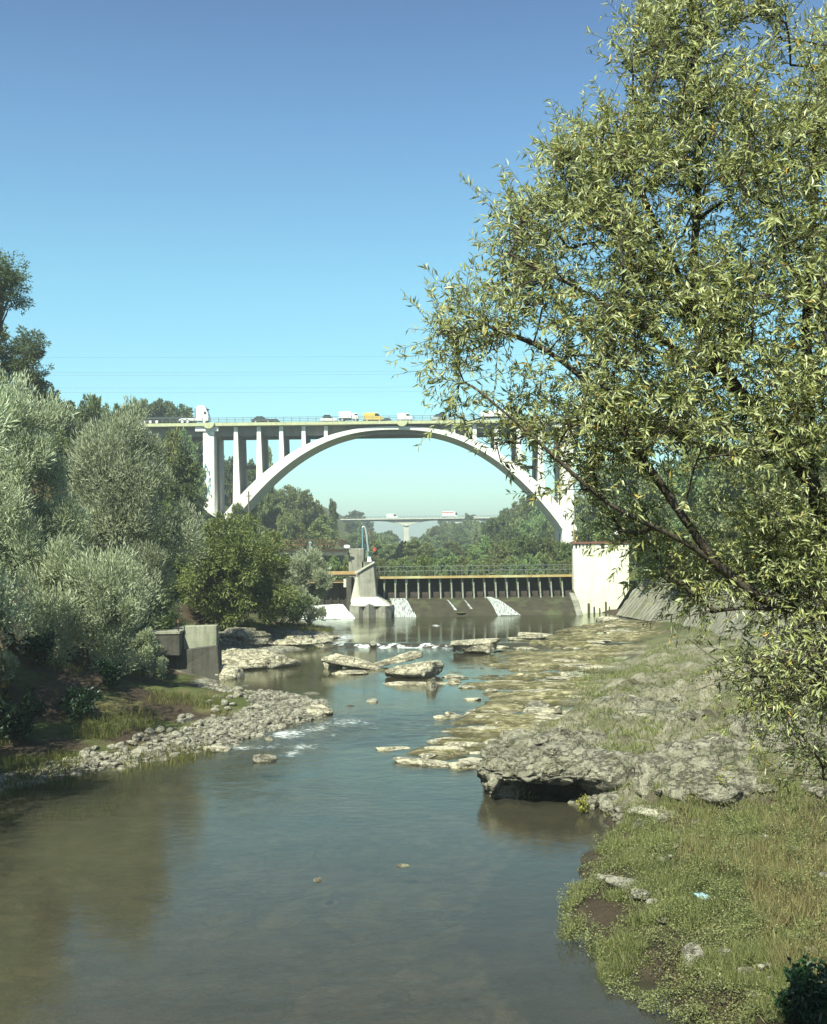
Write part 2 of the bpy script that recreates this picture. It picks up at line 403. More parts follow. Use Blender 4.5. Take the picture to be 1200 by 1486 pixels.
# ------------------------------------------------------------------ terrain
def _xy(px, py, z=0.): v = on(px, py, z); return (v.x, v.y)
LEFT_SHORE = [(-15, -120), (-14, -10), (-13, 14), (-12.6, 24), _xy(0, 1148), _xy(75, 1128), _xy(150, 1116), _xy(225, 1102), _xy(300, 1088), _xy(350, 1074), _xy(400, 1058, .1),
              _xy(440, 1045, .2), _xy(477, 1036, .25), _xy(470, 1022, .25), _xy(430, 1010, .25), _xy(372, 1006, .25), _xy(330, 1001, .25), _xy(318, 990, .25), _xy(325, 975, .25), _xy(370, 962, .25),
              _xy(415, 947, .25), _xy(470, 938, .25), _xy(487, 925, .4), _xy(470, 912, .5), _xy(440, 904, .5), _xy(432, 897, .5),
              (-11, 106), (-15, 125), (-17, 180), (-17, 240), (-12, 400), (-4, 650), (0, 1200), (0, 3200)]
LEFT_POLY = LEFT_SHORE + [(-3000, 3200), (-3000, -120)]
RIGHT_SHORE = [(3, -120), (1.5, -10), (1.2, 4), (2.4, 10), (3.4, 14), _xy(1005, 1486), _xy(960, 1440), _xy(880, 1398), _xy(862, 1360), _xy(822, 1330), _xy(826, 1290), _xy(862, 1235), _xy(885, 1200), _xy(880, 1172),
               _xy(800, 1150), _xy(722, 1150), _xy(716, 1105), _xy(760, 1068), _xy(790, 1040, .1), _xy(835, 1005, .25), _xy(868, 965, .25), _xy(905, 935, .3), _xy(930, 908, .5),
               (17.8, 101), (17, 108), (18, 130), (22, 220), (30, 400), (36, 650), (40, 1200), (40, 3200)]
RIGHT_POLY = RIGHT_SHORE + [(3000, 3200), (3000, -120)]
SHELF = [_xy(690, 1122), _xy(600, 1114), _xy(505, 1100), _xy(560, 1072), _xy(650, 1018, .2), _xy(610, 990, .25), _xy(590, 978, .25), _xy(640, 955, .25), _xy(720, 930, .3), _xy(800, 908, .5), _xy(860, 900, .5), _xy(890, 896, .5), (19, 100),
         _xy(1010, 925, .5), _xy(960, 985, .25), _xy(880, 1050, .2), _xy(800, 1110), _xy(740, 1130)]
WALL_LINE = [(17.6, 101.0), (20.4, 84.0), (19.6, 62.0), (17.2, 44.0), (15.6, 30.0), (15.5, 20.0)]

def water_level(x, y):
    y = np.asarray(y, float)
    return .25 * sstep(38.5, 46.5, y) + .25 * sstep(74.2, 74.7, y + .12 * np.asarray(x)) + 2.7 * sstep(108.2, 109.0, y)

def wall_dist(x, y):
    poly = WALL_LINE + [(400, 20), (400, 101)]
    return poly_sdf(poly, x, y)

PL = np.array([[-200, -.9], [-8, -.85], [-3, -.6], [-1, -.22], [0, 0], [1, .22], [3, .5], [6, 1.1], [10, 2.6], [16, 5.5], [25, 11.5], [34, 19], [45, 26], [70, 30], [150, 34], [4000, 60]])
PR = np.array([[-200, -.9], [-8, -.85], [-3, -.6], [-1, -.2], [0, 0], [.5, .25], [2, .42], [6, .68], [12, 1.05], [18, 2.4], [26, 8], [38, 16], [55, 26], [80, 30], [150, 34], [4000, 60]])

def terrain(x, y):
    x = np.ravel(np.asarray(x, float)); y = np.ravel(np.asarray(y, float))
    wl = water_level(x, y)
    dl = poly_sdf(LEFT_POLY, x, y); dr = poly_sdf(RIGHT_POLY, x, y); ds = poly_sdf(SHELF, x, y)
    wob = fbm(xy0(x, y, .9, .9), 4, 3) * .45
    hl = np.interp(dl + wob, PL[:, 0], PL[:, 1]); hr = np.interp(dr + wob, PR[:, 0], PR[:, 1])
    # gravel bar lies low in front of the retaining wall
    bar = (y < 57) & (y > 24) & (dl > 0)
    hl = np.where(bar, np.minimum(hl, .06 + .10 * dl + np.maximum(dl - 6, 0) * .28), hl)
    far = sstep(560, 1400, y)
    hl = np.where(dl > 0, hl * (1 - .65 * far), hl); hr = np.where(dr > 0, hr * (1 - .65 * far), hr)
    h = np.maximum(hl, hr) + wl
    near = (1 - sstep(90, 130, y)) * sstep(-30, 5, y)
    land = np.maximum(dl, dr)
    nz = fbm(xy0(x, y, .55, .55), 5, 11)
    nf = fbm(xy0(x, y, 2.2, 2.2), 4, 23)
    h = h + sstep(.3, 3, land) * (nz * .30 + nf * .06) * near + (1 - near) * nz * 1.2 * sstep(1, 8, land)
    # pebbly, uneven bed with shoals
    h = h + (1 - sstep(-1.2, -.1, land)) * (fbm(xy0(x, y, .22, .4), 5, 31) * .50 + nf * .05)
    # rocky bank on the right
    rk = (dr > 0) * sstep(26.5, 29.5, y) * (1 - sstep(62, 80, y)) * sstep(-.3, .8, dr) * (1 - sstep(9.5, 13, dr))
    rid = 1 - np.abs(fbm(xy0(x, y, .42, .55), 5, 41)) * 2
    rid2 = 1 - np.abs(fbm(xy0(x, y, 1.5, 1.9), 4, 43)) * 2.4
    h = h + rk * (1 - .65 * sstep(42, 52, y)) * (rid * .60 + .10 + np.round(nz * 5) / 5 * .35 + rid2 * .22 + nf * .16 + fbm(xy0(x, y, 3.4, 4.2), 3, 47) * .14 + np.minimum(0, fbm(xy0(x, y, 1.1, 1.4), 3, 49) + .12) * .5)
    # flat rock ledges just breaking the surface
    st = fbm(np.stack([x * .32 + 3, y * 1.05 + x * .16, 0 * x], 1), 5, 53, .62)
    st2 = fbm(np.stack([x * .9, y * 1.9, 0 * x], 1), 4, 59, .6)
    ledge = sstep(-.2, 2.2, ds)
    rise = sstep(0, 9, ds)
    rise2 = np.clip(dr / 6 + 1, 0, 1) * .10
    lh = wl - .155 + rise * .09 + rise2 * .9 + sstep(-.02, .14, st) * .16 + st2 * .13 * sstep(-.25, .1, st)
    w = ledge * (1 - sstep(.5, 4, dr))
    h = np.where(ledge > 0, h * (1 - w) + lh * w, h)
    # ground rises under the sloping stone wall
    wd = wall_dist(x, y)
    inw = sstep(18, 24, y) * (1 - sstep(101, 103, y))
    wall_h = .45 + np.clip(wd, -4, 3.0) * 1.2 + np.maximum(wd - 3.0, 0) * .35
    h = np.where((wd > -2) & (inw > 0), h * (1 - inw * sstep(-1.0, -.2, wd)) + (wall_h - .3) * inw * sstep(-1.0, -.2, wd), h)
    # pool floor behind the dam
    return h, dict(dl=dl, dr=dr, ds=ds, rk=rk, ledge=w, st=st, wl=wl, nz=nz, nf=nf, wd=wd)

def ground_z(x, y):
    return float(terrain(np.array([x]), np.array([y]))[0][0])

def axis(a, b, d, lo, hi, grow):
    c = list(np.arange(a, b + 1e-6, d)); s = d
    while c[-1] < hi: s *= grow; c.append(c[-1] + s)
    s = d; pre = []
    v = a
    while v > lo: s *= grow; v -= s; pre.append(v)
    return np.array(pre[::-1] + c)
gx = axis(-17, 21, .13, -2600, 2600, 1.13)
g1 = np.arange(10, 60, .13); g2 = [60.]
while g2[-1] < 112: g2.append(g2[-1] + .26)
g3 = [g2[-1]]; s_ = .26
while g3[-1] < 2900: s_ *= 1.06; g3.append(g3[-1] + s_)
g0 = []; v_ = 10.; s_ = .17
while v_ > -110: s_ *= 1.12; v_ -= s_; g0.append(v_)
gy = np.concatenate([g0[::-1], g1, g2, g3[1:]])
GX, GY = np.meshgrid(gx, gy)
gz, gi = terrain(GX, GY)
nx, ny = len(gx), len(gy)
idx = np.arange(nx * ny).reshape(ny, nx)
quads = np.stack([idx[:-1, :-1], idx[:-1, 1:], idx[1:, 1:], idx[1:, :-1]], -1).reshape(-1, 4)
xx, yy = GX.ravel(), GY.ravel()
landd = np.maximum(gi['dl'], gi['dr'])
n_g = fbm(xy0(xx, yy, .5, .5), 5, 77)
a_land = sstep(-.3, .4, landd)
a_rock = np.clip(gi['rk'] * sstep(-.45, .0, n_g + .30), 0, 1)
a_gravel = ((gi['dl'] > -1.2) * (yy < 58) * (yy > 20) * (1 - sstep(2.0, 3.6, (gi['dl'] + n_g * 2.0) / (.35 + .65 * sstep(-10.5, -6.0, xx)))))
a_gravel = np.maximum(a_gravel, (gi['dl'] > -1) * sstep(57, 60, yy) * (yy < 100) * (1 - sstep(1.5, 4, gi['dl'])))
a_grass = np.clip((landd > 0) * sstep(-.25, .15, n_g + np.where(gi['dl'] > 6, -.15, .1)) * sstep(.4, 2.0, landd), 0, 1)
a_grass = np.where(yy > 112, 1, a_grass)
above = gz - gi['wl']
a_wet = (1 - sstep(.02, .14, above)) * (np.maximum(landd, gi['ds']) > -2)
mesh_np('ground', np.stack([xx, yy, gz], 1), quads, M['ground'], smooth=True,
        attrs=dict(land=a_land, rock=a_rock, gravel=a_gravel, grass=a_grass, ledge=gi['ledge'], wet=a_wet))['kind'] = 'structure'

# ------------------------------------------------------------------ river
def foam_field(x, y):
    f = np.zeros(len(x))
    def spot(px, py, rx, ry, a, z):
        nonlocal f
        c = on(px, py, z); sx = 1.35 * rx / F_PX * c.y; sy = 1.5 * ry * c.y ** 2 / (CAM_Z * F_PX)
        f = np.maximum(f, a * np.exp(-((x - c.x) / sx) ** 2 - ((y - c.y) / sy) ** 2))
    for s in ((415, 1069, 26, 5, .95, 0), (440, 1084, 26, 5, .80, 0), (425, 1094, 14, 5, .9, 0), (395, 1084, 18, 4, .7, 0), (460, 1058, 24, 5, .75, .1), (500, 1049, 45, 5, .75, .15), (350, 1086, 30, 4, .8, 0),
              (435, 1062, 18, 5, .75, .1), (480, 1068, 20, 4, .62, .05), (540, 1048, 30, 4, .6, .2), (470, 1037, 25, 4, .55, .2), (500, 926, 20, 6, .95, .45), (495, 936, 12, 4, .9, .3),
              (520, 1020, 30, 5, .4, .25), (648, 940, 16, 3, .75, .3), (596, 896, 14, 2, .55, .5), (480, 899, 50, 2, .7, .5), (740, 893, 20, 2, .5, .5), (632, 908, 6, 2, 1.0, .5)):
        spot(*s)
    ly = y + .12 * x
    rag = fbm(xy0(x, y * 0, 1.5, 1), 4, 63)
    fall = np.exp(-((ly - 74.35 + rag * .9) / (.34 + .22 * rag)) ** 2) * sstep(-4.5, -3.6, x) * (1 - sstep(1.0, 2.0, x))
    f = np.maximum(f, fall * 1.25)
    return f
wx = np.concatenate([np.linspace(-260, -18, 40), np.arange(-17, 20, .28), np.linspace(21, 260, 40)])
wy = np.concatenate([np.linspace(-100, 8, 40), np.arange(9, 104.6, .22), [105.5, 106.6]])
WX, WY = np.meshgrid(wx, wy)
wz = water_level(WX, WY).ravel(); wxx, wyy = WX.ravel(), WY.ravel()
rip = .07 + .75 * np.exp(-((wyy - 42.5) / 5.0) ** 2) * (wxx < 4) + .7 * np.exp(-((wyy + .12 * wxx - 73.8) / 1.6) ** 2) + .18 * sstep(80, 95, wyy) + .15 * np.exp(-((wyy - 33) / 5) ** 2)
ff = foam_field(wxx, wyy)
wz = wz + fbm(xy0(wxx, wyy, 1.6, 2.2), 3, 91) * .045 * np.clip(rip - .1, 0, 1)
iw = np.arange(len(wx) * len(wy)).reshape(len(wy), len(wx))
wq = np.stack([iw[:-1, :-1], iw[:-1, 1:], iw[1:, 1:], iw[1:, :-1]], -1).reshape(-1, 4)
mesh_np('river_water', np.stack([wxx, wyy, wz], 1), wq, M['water'], smooth=True, attrs=dict(foam=ff, ripple=rip))['kind'] = 'structure'
rx, ry = np.meshgrid(np.linspace(-60, 80, 30), np.linspace(107.65, 900, 60)); ir = np.arange(rx.size).reshape(rx.shape)
mesh_np('reservoir_water', np.stack([rx.ravel(), ry.ravel(), np.full(rx.size, 3.2)], 1), np.stack([ir[:-1, :-1], ir[:-1, 1:], ir[1:, 1:], ir[1:, :-1]], -1).reshape(-1, 4), M['water'],
        attrs=dict(foam=np.zeros(rx.size), ripple=np.full(rx.size, .15)))['kind'] = 'structure'

# ------------------------------------------------------------------ arch bridge
BY, BW = 225.0, 12.5
def bx(px): return at(px, 700, BY).x
def bz(px, py): return at(px, py, BY).z
XC = bx(571); ZD = bz(571, 610.0)            # centre line and deck edge top
K = BY / F_PX
def ext_z(x): return bz(571, 618.5) - 142 * K * (abs(x - XC) / (260 * K)) ** 2.4
def int_z(x): return bz(571, 623.0) - 137 * K * (abs(x - XC) / (237 * K)) ** 2.32
br = thing('arch_bridge', 'tall white concrete arch bridge carrying a road high over the river', 'bridge', (XC, BY + BW / 2, 0))
OFF = Vector(br.location)
def child(mb, name, mat, parent=br, **kw):
    o = mb.build(name, mat, parent, **kw); o.matrix_parent_inverse.identity()
    base = parent
    off = Vector((0, 0, 0))
    while base: off += Vector(base.location); base = base.parent
    for v in o.data.vertices: v.co -= off
    return o
XL, XR = bx(190), bx(1060)
m = MB(); m.box(XL, XR, BY - .3, BY + BW + .3, ZD - .72, ZD - .12); child(m, 'deck', M['fascia'])
m = MB(); m.box(XL, XR, BY + .25, BY + BW - .25, ZD - .115, ZD - .02); child(m, 'roadway', M['asphalt'])
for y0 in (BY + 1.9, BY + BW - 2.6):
    m = MB(); m.box(XL, XR, y0, y0 + .6, ZD - 2.6, ZD - .723); child(m, 'girder', M['bridge_shade_grey'])
m = MB(); m.box(XL, XR, BY + 2.503, BY + BW - 2.603, ZD - 1.5, ZD - .724); child(m, 'deck_slab', M['bridge_shade_grey'])
for y0 in (BY - .2, BY + BW + .1):
    m = MB()
    for z in (.95, .62, .30): m.box(XL, XR, y0, y0 + .07, ZD - .12 + z, ZD - .05 + z)
    n = int((XR - XL) / 1.6)
    for i in range(n + 1):
        x = XL + (XR - XL) * i / n; m.box(x - .04, x + .04, y0 - .03, y0 + .10, ZD - .118, ZD + .90)
    child(m, 'railing', M['rail_steel'])
# arch ring: front face tapering, swept across the deck width
n = 72; xs0 = [bx(311.7) + (bx(829) - bx(311.7)) * i / n for i in range(n + 1)]
top = [(x, ext_z(x)) for x in xs0]
xs1 = [bx(333) + (bx(809) - bx(333)) * i / n for i in range(n + 1)]
bot = [(x, int_z(x)) for x in xs1]
# deepen both ends into the abutments
top = [(top[0][0] - 4.0, top[0][1] - 6.5)] + top + [(top[-1][0] + 4.0, top[-1][1] - 6.5)]
bot = [(bot[0][0] - 4.0, bot[0][1] - 6.5)] + bot + [(bot[-1][0] + 4.0, bot[-1][1] - 6.5)]
m = MB()
y0, y1 = BY + .3, BY + BW - .3
nn = len(top)
V = []
for (a, b) in zip(top, bot):
    V += [(a[0], y0, a[1]), (b[0], y0, b[1]), (b[0], y1, b[1]), (a[0], y1, a[1])]
Fq = []
for i in range(nn - 1):
    for j in range(4): Fq.append((i * 4 + j, i * 4 + (j + 1) % 4, (i + 1) * 4 + (j + 1) % 4, (i + 1) * 4 + j))
Fq += [(0, 1, 2, 3), tuple((nn - 1) * 4 + j for j in (3, 2, 1, 0))]
m.add(V, Fq); child(m, 'arch', M['bridge_white'])
# transverse spandrel walls, each a flared front edge and a thin web behind
for px, flare in ((343, .55), (376.5, .40), (409, .25), (441.5, .1), (474, .0), (658, .0), (689, .1), (721, .25), (753, .40), (785, .55)):
    x = bx(px); zt = ZD - .80
    zb = min(ext_z(x - .6), ext_z(x + .6)) - .5
    h0 = .36; h1 = .36 + flare * .7
    for (ya, yb) in ((BY + .55, BY + 1.05), (BY + BW - 1.05, BY + BW - .55)):
        m = MB(); m.hexa([(x - h1, ya, zb), (x + h1, ya, zb), (x + h1, yb, zb), (x - h1, yb, zb)], [(x - h0, ya, zt), (x + h0, ya, zt), (x + h0, yb, zt), (x - h0, yb, zt)])
        child(m, 'column', M['bridge_white'])
    m = MB(); m.box(x - .28, x + .28, BY + 1.053, BY + BW - 1.053, zb, zt - .7); child(m, 'cross_wall', M['bridge_shade_grey'])
for (pa, pb, py) in ((343, 376.5, 673), (753, 785, 673)):
    m = MB(); z = bz((pa + pb) / 2, py); m.box(bx(pa) + .5, bx(pb) - .5, BY + BW - 2.2, BY + BW - 1.2, z - .35, z + .35); child(m, 'tie_beam', M['bridge_shade_grey'])
for (p0, p1) in ((293.5, 313.5), (813, 834.5)):
    xa, xb = bx(p0), bx(p1); zb = 6.0
    for (ya, yb) in ((BY + .35, BY + 3.6), (BY + BW - 3.6, BY + BW - .35)):
        m = MB(); m.box(xa + .25, xb - .25, ya, yb, zb, ZD - .75); child(m, 'pier', M['bridge_white'], bevel=.12)
    m = MB(); m.box(xa + .7, xb - .7, BY + 3.603, BY + BW - 3.603, zb, ZD - 2.7); child(m, 'pier_web', M['bridge_shade_grey'])
    m = MB(); m.box(xa - 1.2, xb + .6, BY + .1, BY + 1.85, ZD - 1.7, ZD - .76); child(m, 'pier_cap', M['bridge_white'])
# half-round outlooks on the fascia
for px in (305, 585):
    x = bx(px); m = MB(); pts = [(x + 1.15 * math.cos(a), ZD - .118 + 1.15 * math.sin(a)) for a in np.linspace(math.pi, 2 * math.pi, 11)]
    m.prism_y([(p, q) for p, q in pts], BY - .75, BY - .303); child(m, 'outlook', M['fascia'])
# painted tags on the left pier (short brush strokes, no letters)
for (px, py, s) in ((302, 690, 1.0), (303.5, 716, .9)):
    c = at(px, py, BY + .33); m = MB()
    rr = random.Random(int(py))
    for k in range(9):
        a = c + Vector((rr.uniform(-.7, .7), 0, rr.uniform(-1.6, 1.6))) * s; b = a + Vector((rr.uniform(-.3, .3), 0, rr.uniform(.4, 1.1)))
        w = rr.uniform(.07, .16); m.hexa([(a.x - w, BY + .338 - .002 * k, a.z), (a.x + w, BY + .338 - .002 * k, a.z), (a.x + w, BY + .352, a.z), (a.x - w, BY + .352, a.z)],
               [(b.x - w, BY + .338 - .002 * k, b.z), (b.x + w, BY + .338 - .002 * k, b.z), (b.x + w, BY + .352, b.z), (b.x - w, BY + .352, b.z)])
    child(m, 'graffiti', M['graffiti'])
tag(br.children[-1], 'bluish green graffiti strokes on the pier face'); tag(br.children[-2], 'bluish green graffiti strokes on the pier face')


# ------------------------------------------------------------------ vehicles
def car(name, label, cat, x, y, z, L, H, paint, facing=1, kind='car', group=None):
    t = thing(name, label, cat, (x, y, z), group)
    s = facing; W = 1.75 if kind != 'truck' else 2.4
    hw = W / 2
    def pr(pts): return [(s * a, b) for a, b in pts]
    if kind == 'car':
        MB().prism_y(pr([(-L / 2, .30), (L / 2, .30), (L / 2 + .03, .55), (L / 2 - .15, .78), (L * .22, .86), (-L * .42, .92), (-L / 2, .80)]), -hw, hw).build('body', paint, t, bevel=.05)
        MB().prism_y(pr([(L * .23, .86), (L * .06, H - .03), (-L * .26, H - .03), (-L * .42, .92)]), -hw + .1, hw - .1).build('window', M['glass_dark'], t)
        MB().prism_y(pr([(L * .07, H - .027), (L * .04, H + .02), (-L * .24, H + .02), (-L * .27, H - .027)]), -hw + .1, hw - .1).build('roof', paint, t)
        ax = (-L * .30, L * .31); r = .31
    elif kind == 'van':
        MB().prism_y(pr([(-L / 2, .35), (L / 2, .35), (L / 2, .95), (L * .36, 1.15), (L * .25, H), (-L / 2, H)]), -hw, hw).build('body', paint, t, bevel=.06)
        MB().prism_y(pr([(L * .36, 1.18), (L * .265, H - .15), (L * .10, H - .15), (L * .10, 1.18)]), -hw - .012, hw + .012).build('window', M['glass_dark'], t)
        ax = (-L * .30, L * .33); r = .34
    else:
        cb = min(1.9, L * .34)
        MB().prism_y(pr([(L / 2 - cb, .6), (L / 2, .6), (L / 2, 1.3), (L / 2 - .25, H - .35), (L / 2 - cb, H - .35)]), -hw, hw).build('cab', paint, t, bevel=.06)
        MB().prism_y(pr([(L / 2 - .03, 1.32), (L / 2 - .225, H - .47), (L / 2 - cb * .6, H - .47), (L / 2 - cb * .6, 1.32)]), -hw - .012, hw + .012).build('window', M['glass_dark'], t)
        MB().prism_y(pr([(-L / 2, .75), (L / 2 - cb - .1, .75), (L / 2 - cb - .1, H), (-L / 2, H)]), -hw - .04, hw + .04).build('cargo_box', paint, t, bevel=.04)
        MB().prism_y(pr([(-L / 2, .55), (L / 2 - cb - .1, .55), (L / 2 - cb - .1, .747), (-L / 2, .747)]), -hw + .25, hw - .25).build('chassis', M['dark_paint'], t)
        ax = (-L * .33, L * .36); r = .45
    for a in ax:
        for q in (-1, 1):
            w = MB().tube([(s * a, q * (hw - .12) - .11, r), (s * a, q * (hw - .12) + .11, r)], r, 12).build('wheel', M['rubber'], t)
            MB().tube([(s * a, q * (hw - .003) - .012, r), (s * a, q * (hw - .003) + .012, r)], r * .55, 10).build('rim', M['silver'], w)
    return t
ROADZ = ZD - .02; YA, YB = BY + 3.2, BY + 9.2
def vx(px, y): return at(px, 605, y).x
# tractor with an empty low trailer
tx = vx(295, YA)
t = thing('semi_truck', 'white semi tractor with tall cab pulling an empty flatbed trailer at bridge left end', 'truck', (tx, YA, ROADZ))
m = MB(); m.prism_y([(-1.15, .55), (1.28, .55), (1.34, 1.4), (1.22, 2.1), (.85, 3.0), (.55, 3.62), (-.75, 3.62), (-1.15, 3.3)], -1.22, 1.22); m.build('cab', M['white_paint'], t, bevel=.08)
m = MB(); m.prism_y([(.45, 1.85), (1.02, 1.85), (.80, 2.45), (.45, 2.45)], -1.235, 1.235); m.build('side_window', M['glass_dark'], t)
m = MB(); m.hexa([(1.285, -1.0, 1.75), (1.315, -1.0, 1.75), (1.315, 1.0, 1.75), (1.285, 1.0, 1.75)], [(.93, -1.0, 2.9), (.97, -1.0, 2.9), (.97, 1.0, 2.9), (.93, 1.0, 2.9)]); m.build('windscreen', M['glass_dark'], t)
m = MB(); m.box(.80, 1.25, -1.1, 1.1, 2.93, 3.02); m.build('visor', M['dark_paint'], t)
m = MB(); m.tube([(-1.35, -.95, .6), (-1.35, -.95, 3.1)], .09, 8); m.build('exhaust_pipe', M['dark_paint'], t)
m = MB(); m.prism_y([(-4.6, .62), (-1.18, .62), (-1.18, 1.18), (-4.0, 1.12), (-4.6, .9)], -1.18, 1.18); m.build('chassis', M['white_paint'], t, bevel=.05)
m = MB(); m.box(-13.0, -3.2, -1.2, 1.2, 1.19, 1.42); m.box(-13.0, -5.2, -.6, .6, .8, 1.187); m.build('flatbed', M['dark_paint'], t)
for a in (.45, -2.9, -3.9, -9.0, -10.3, -11.6):
    for q in (-1, 1):
        w = MB().tube([(a, q * 1.05 - .15, .48), (a, q * 1.05 + .15, .48)], .48, 16).build('wheel', M['rubber'], t)
        MB().tube([(a, q * 1.21 - .02, .48), (a, q * 1.21 + .02, .48)], .30, 12).build('rim', M['white_paint'], w)
car('car', 'small dark car crossing the bridge above its leftmost spandrel columns', 'car', vx(381, YA), YA, ROADZ, 4.0, 1.4, M['dark_paint'])
car('car', 'dark low car on the bridge, right of the gap behind the flatbed truck', 'car', vx(396, YB), YB, ROADZ, 4.1, 1.45, M['dark_paint'], -1)
car('car', 'white car on the bridge just left of the white box van', 'car', vx(478, YA), YA, ROADZ, 3.3, 1.6, M['white_paint'])
car('box_van', 'white box van on the bridge between white car and yellow van', 'van', vx(507, YA), YA, ROADZ, 3.9, 2.1, M['white_paint'], 1, 'truck')
car('van', 'bright yellow van on the middle of the bridge', 'van', vx(542, YA), YA, ROADZ, 4.0, 1.85, M['yellow_paint'], 1, 'van')
car('car', 'grey car on the bridge just right of the yellow van', 'car', vx(560, YB), YB, ROADZ, 3.2, 1.45, M['silver_paint'], -1)
car('van', 'small white van above the half-round outlook at the middle of the bridge', 'van', vx(588, YA), YA, ROADZ, 3.0, 1.7, M['white_paint'], 1, 'van')
car('car', 'silver car on the bridge, seen through the edge of the willow leaves', 'car', vx(640, YA), YA, ROADZ, 4.1, 1.5, M['silver_paint'])
car('lorry', 'red and white lorry on the bridge, half hidden behind the willow', 'truck', vx(722, YA), YA, ROADZ, 7.0, 2.0, M['white_paint'], 1, 'truck')

# ------------------------------------------------------------------ far girder bridge
FY = 600.0; KF = FY / F_PX
def fx(px): return at(px, 755, FY).x
FZ = at(590, 752, FY).z
fb = thing('girder_bridge', 'distant concrete girder road bridge seen under the white arch', 'bridge', (fx(590), FY, 0))
x0, x1 = fx(470), fx(760)
m = MB(); m.box(x0, x1, FY, FY + 11, FZ - .55, FZ); child(m, 'deck', M['far_concrete'], fb)
m = MB(); m.box(x0, x1, FY + .6, FY + 10.4, FZ - 1.25, FZ - .553); child(m, 'deck_slab', M['far_dark'], fb)
for px, zl in ((590, 24), (662, 20), (712, 12), (520, 20)):
    x = fx(px); m = MB()
    half = 36 * KF if px == 590 else 20 * KF
    top_ = [(x + half * u, FZ - 1.256) for u in np.linspace(-1, 1, 13)]
    bot_ = [(x + half * u, FZ - 1.30 - (2.8 if px == 590 else 1.8) * (1 - abs(u)) ** 1.6) for u in np.linspace(1, -1, 13)]
    m.prism_y(top_ + bot_, FY + 1.2, FY + 9.8); child(m, 'haunched_girder', M['far_concrete'], fb)
    m = MB(); m.box(x - 1.3, x + 1.3, FY + 1.8, FY + 9.2, FZ - zl, FZ - 1.3 - (2.0 if px == 590 else 1.2)); child(m, 'pier', M['far_concrete'], fb)
m = MB()
for z in (.55, 1.0): m.box(x0, x1, FY + .05, FY + .13, FZ + z, FZ + z + .09)
for i in range(60): xx_ = x0 + (x1 - x0) * i / 59; m.box(xx_ - .05, xx_ + .05, FY + .04, FY + .14, FZ + .003, FZ + .99)
child(m, 'railing', M['rail_steel'], fb)
t = car('lorry', 'white lorry with a red stripe crossing the distant girder bridge', 'truck', at(652, 750, FY + 3).x, FY + 3, FZ + .01, 8.0, 3.4, M['white_paint'], 1, 'truck')
MB().box(-4.0, 1.9, -1.265, -1.245, 2.5, 3.0).build('red_stripe', M['red_paint'], t)
car('car', 'white van left of centre on the distant girder bridge', 'van', at(570, 750, FY + 3).x, FY + 3, FZ + .01, 6.0, 2.4, M['white_paint'], 1, 'van')
car('car', 'pale car near the right end of the distant girder bridge', 'car', at(688, 750, FY + 3).x, FY + 3, FZ + .01, 4.4, 1.6, M['silver_paint'])

# ------------------------------------------------------------------ dam
DY = 106.0
def dx(px, y=DY): return at(px, 850, y).x
def dz(px, py, y=DY): return at(px, py, y).z
zc = dz(700, 867); zt_ = dz(700, 839); zb_ = .3
xl, xr = dx(547), dx(833)
dam = thing('dam', 'low river dam with dark gates between pale posts and yellow walkway', 'dam', (dx(700), DY, 0))
rows = [(101.6, zb_), (102.6, .75), (103.6, 1.25), (104.8, 1.75), (DY, zc), (DY + 1.75, zc + .015), (DY + 1.75, -1), (101.6, -1)]
m = MB(); m.prism_x(rows, xl - .3, xr + .15); child(m, 'apron', M['algae'], dam)
m = MB(); m.prism_x([(101.2, .50), (102.7, 1.1), (104.9, 2.05), (DY + .1, zc + .35), (DY + .1, zc + .0), (101.5, 0)], xr - .5, xr + .05); child(m, 'apron_kerb', M['concrete'], dam)
POSTS = [558 + 16.1 * i for i in range(17)]
ex = [xl] + [dx(p) for p in POSTS] + [xr]
for i in range(len(ex) - 1):
    a, b = ex[i] + .10, ex[i + 1] - .10; m = MB()
    pts = []
    for k in range(7):
        u = k / 6; pts.append((DY + 1.45 - .55 * math.sin(u * 1.4), zc + .02 + (zt_ - zc - .02) * (1 - u)))
    m.prism_x(pts + [(p + .10, q) for p, q in pts[::-1]], a, b); child(m, 'gate', M['gate'], dam)
for p in POSTS:
    x = dx(p); m = MB()
    pts = []
    for k in range(7):
        u = k / 6; pts.append((DY + .42 - .75 * u ** 1.6, zt_ - (zt_ - zc + .10) * u))
    m.prism_x(pts + [(q + .30, r) for q, r in pts[::-1]], x - .06, x + .06); child(m, 'gate_post', M['gate_post'], dam)
m = MB(); m.box(xl, xr, DY + .1, DY + 2.1, zt_ + .003, zt_ + .10); child(m, 'walkway', M['dark_slot'], dam)
m = MB(); m.box(xl, xr, DY + .03, DY + .097, zt_ + .04, zt_ + .26); child(m, 'toe_board', M['walk_yellow'], dam)
for y_ in (DY + .2, DY + 1.4):
    m = MB()
    for z in (.72, 1.15): m.tube([(xl, y_, zt_ + z), (xr, y_, zt_ + z)], .022, 5)
    for i in range(36):
        x = xl + (xr - xl) * (i + .5) / 36; m.tube([(x, y_, zt_ + .10), (x, y_, zt_ + 1.15)], .024, 5)
    child(m, 'railing', M['rail_steel'], dam)
m = MB(); c = at(668, 889, 102.4)
ic = bmesh.new(); bmesh.ops.create_icosphere(ic, subdivisions=3, radius=1)
vv = np.array([v.co[:] for v in ic.verts]); ff_ = [tuple(v.index for v in f.verts) for f in ic.faces]; ic.free()
ICO3 = (vv, np.array(ff_))
q = vv * np.array([.40, .30, .035]) * (1 + .35 * fbm(vv * 2.5, 3, 5))[:, None] + np.array(c) + np.array([0, 0, -.02])
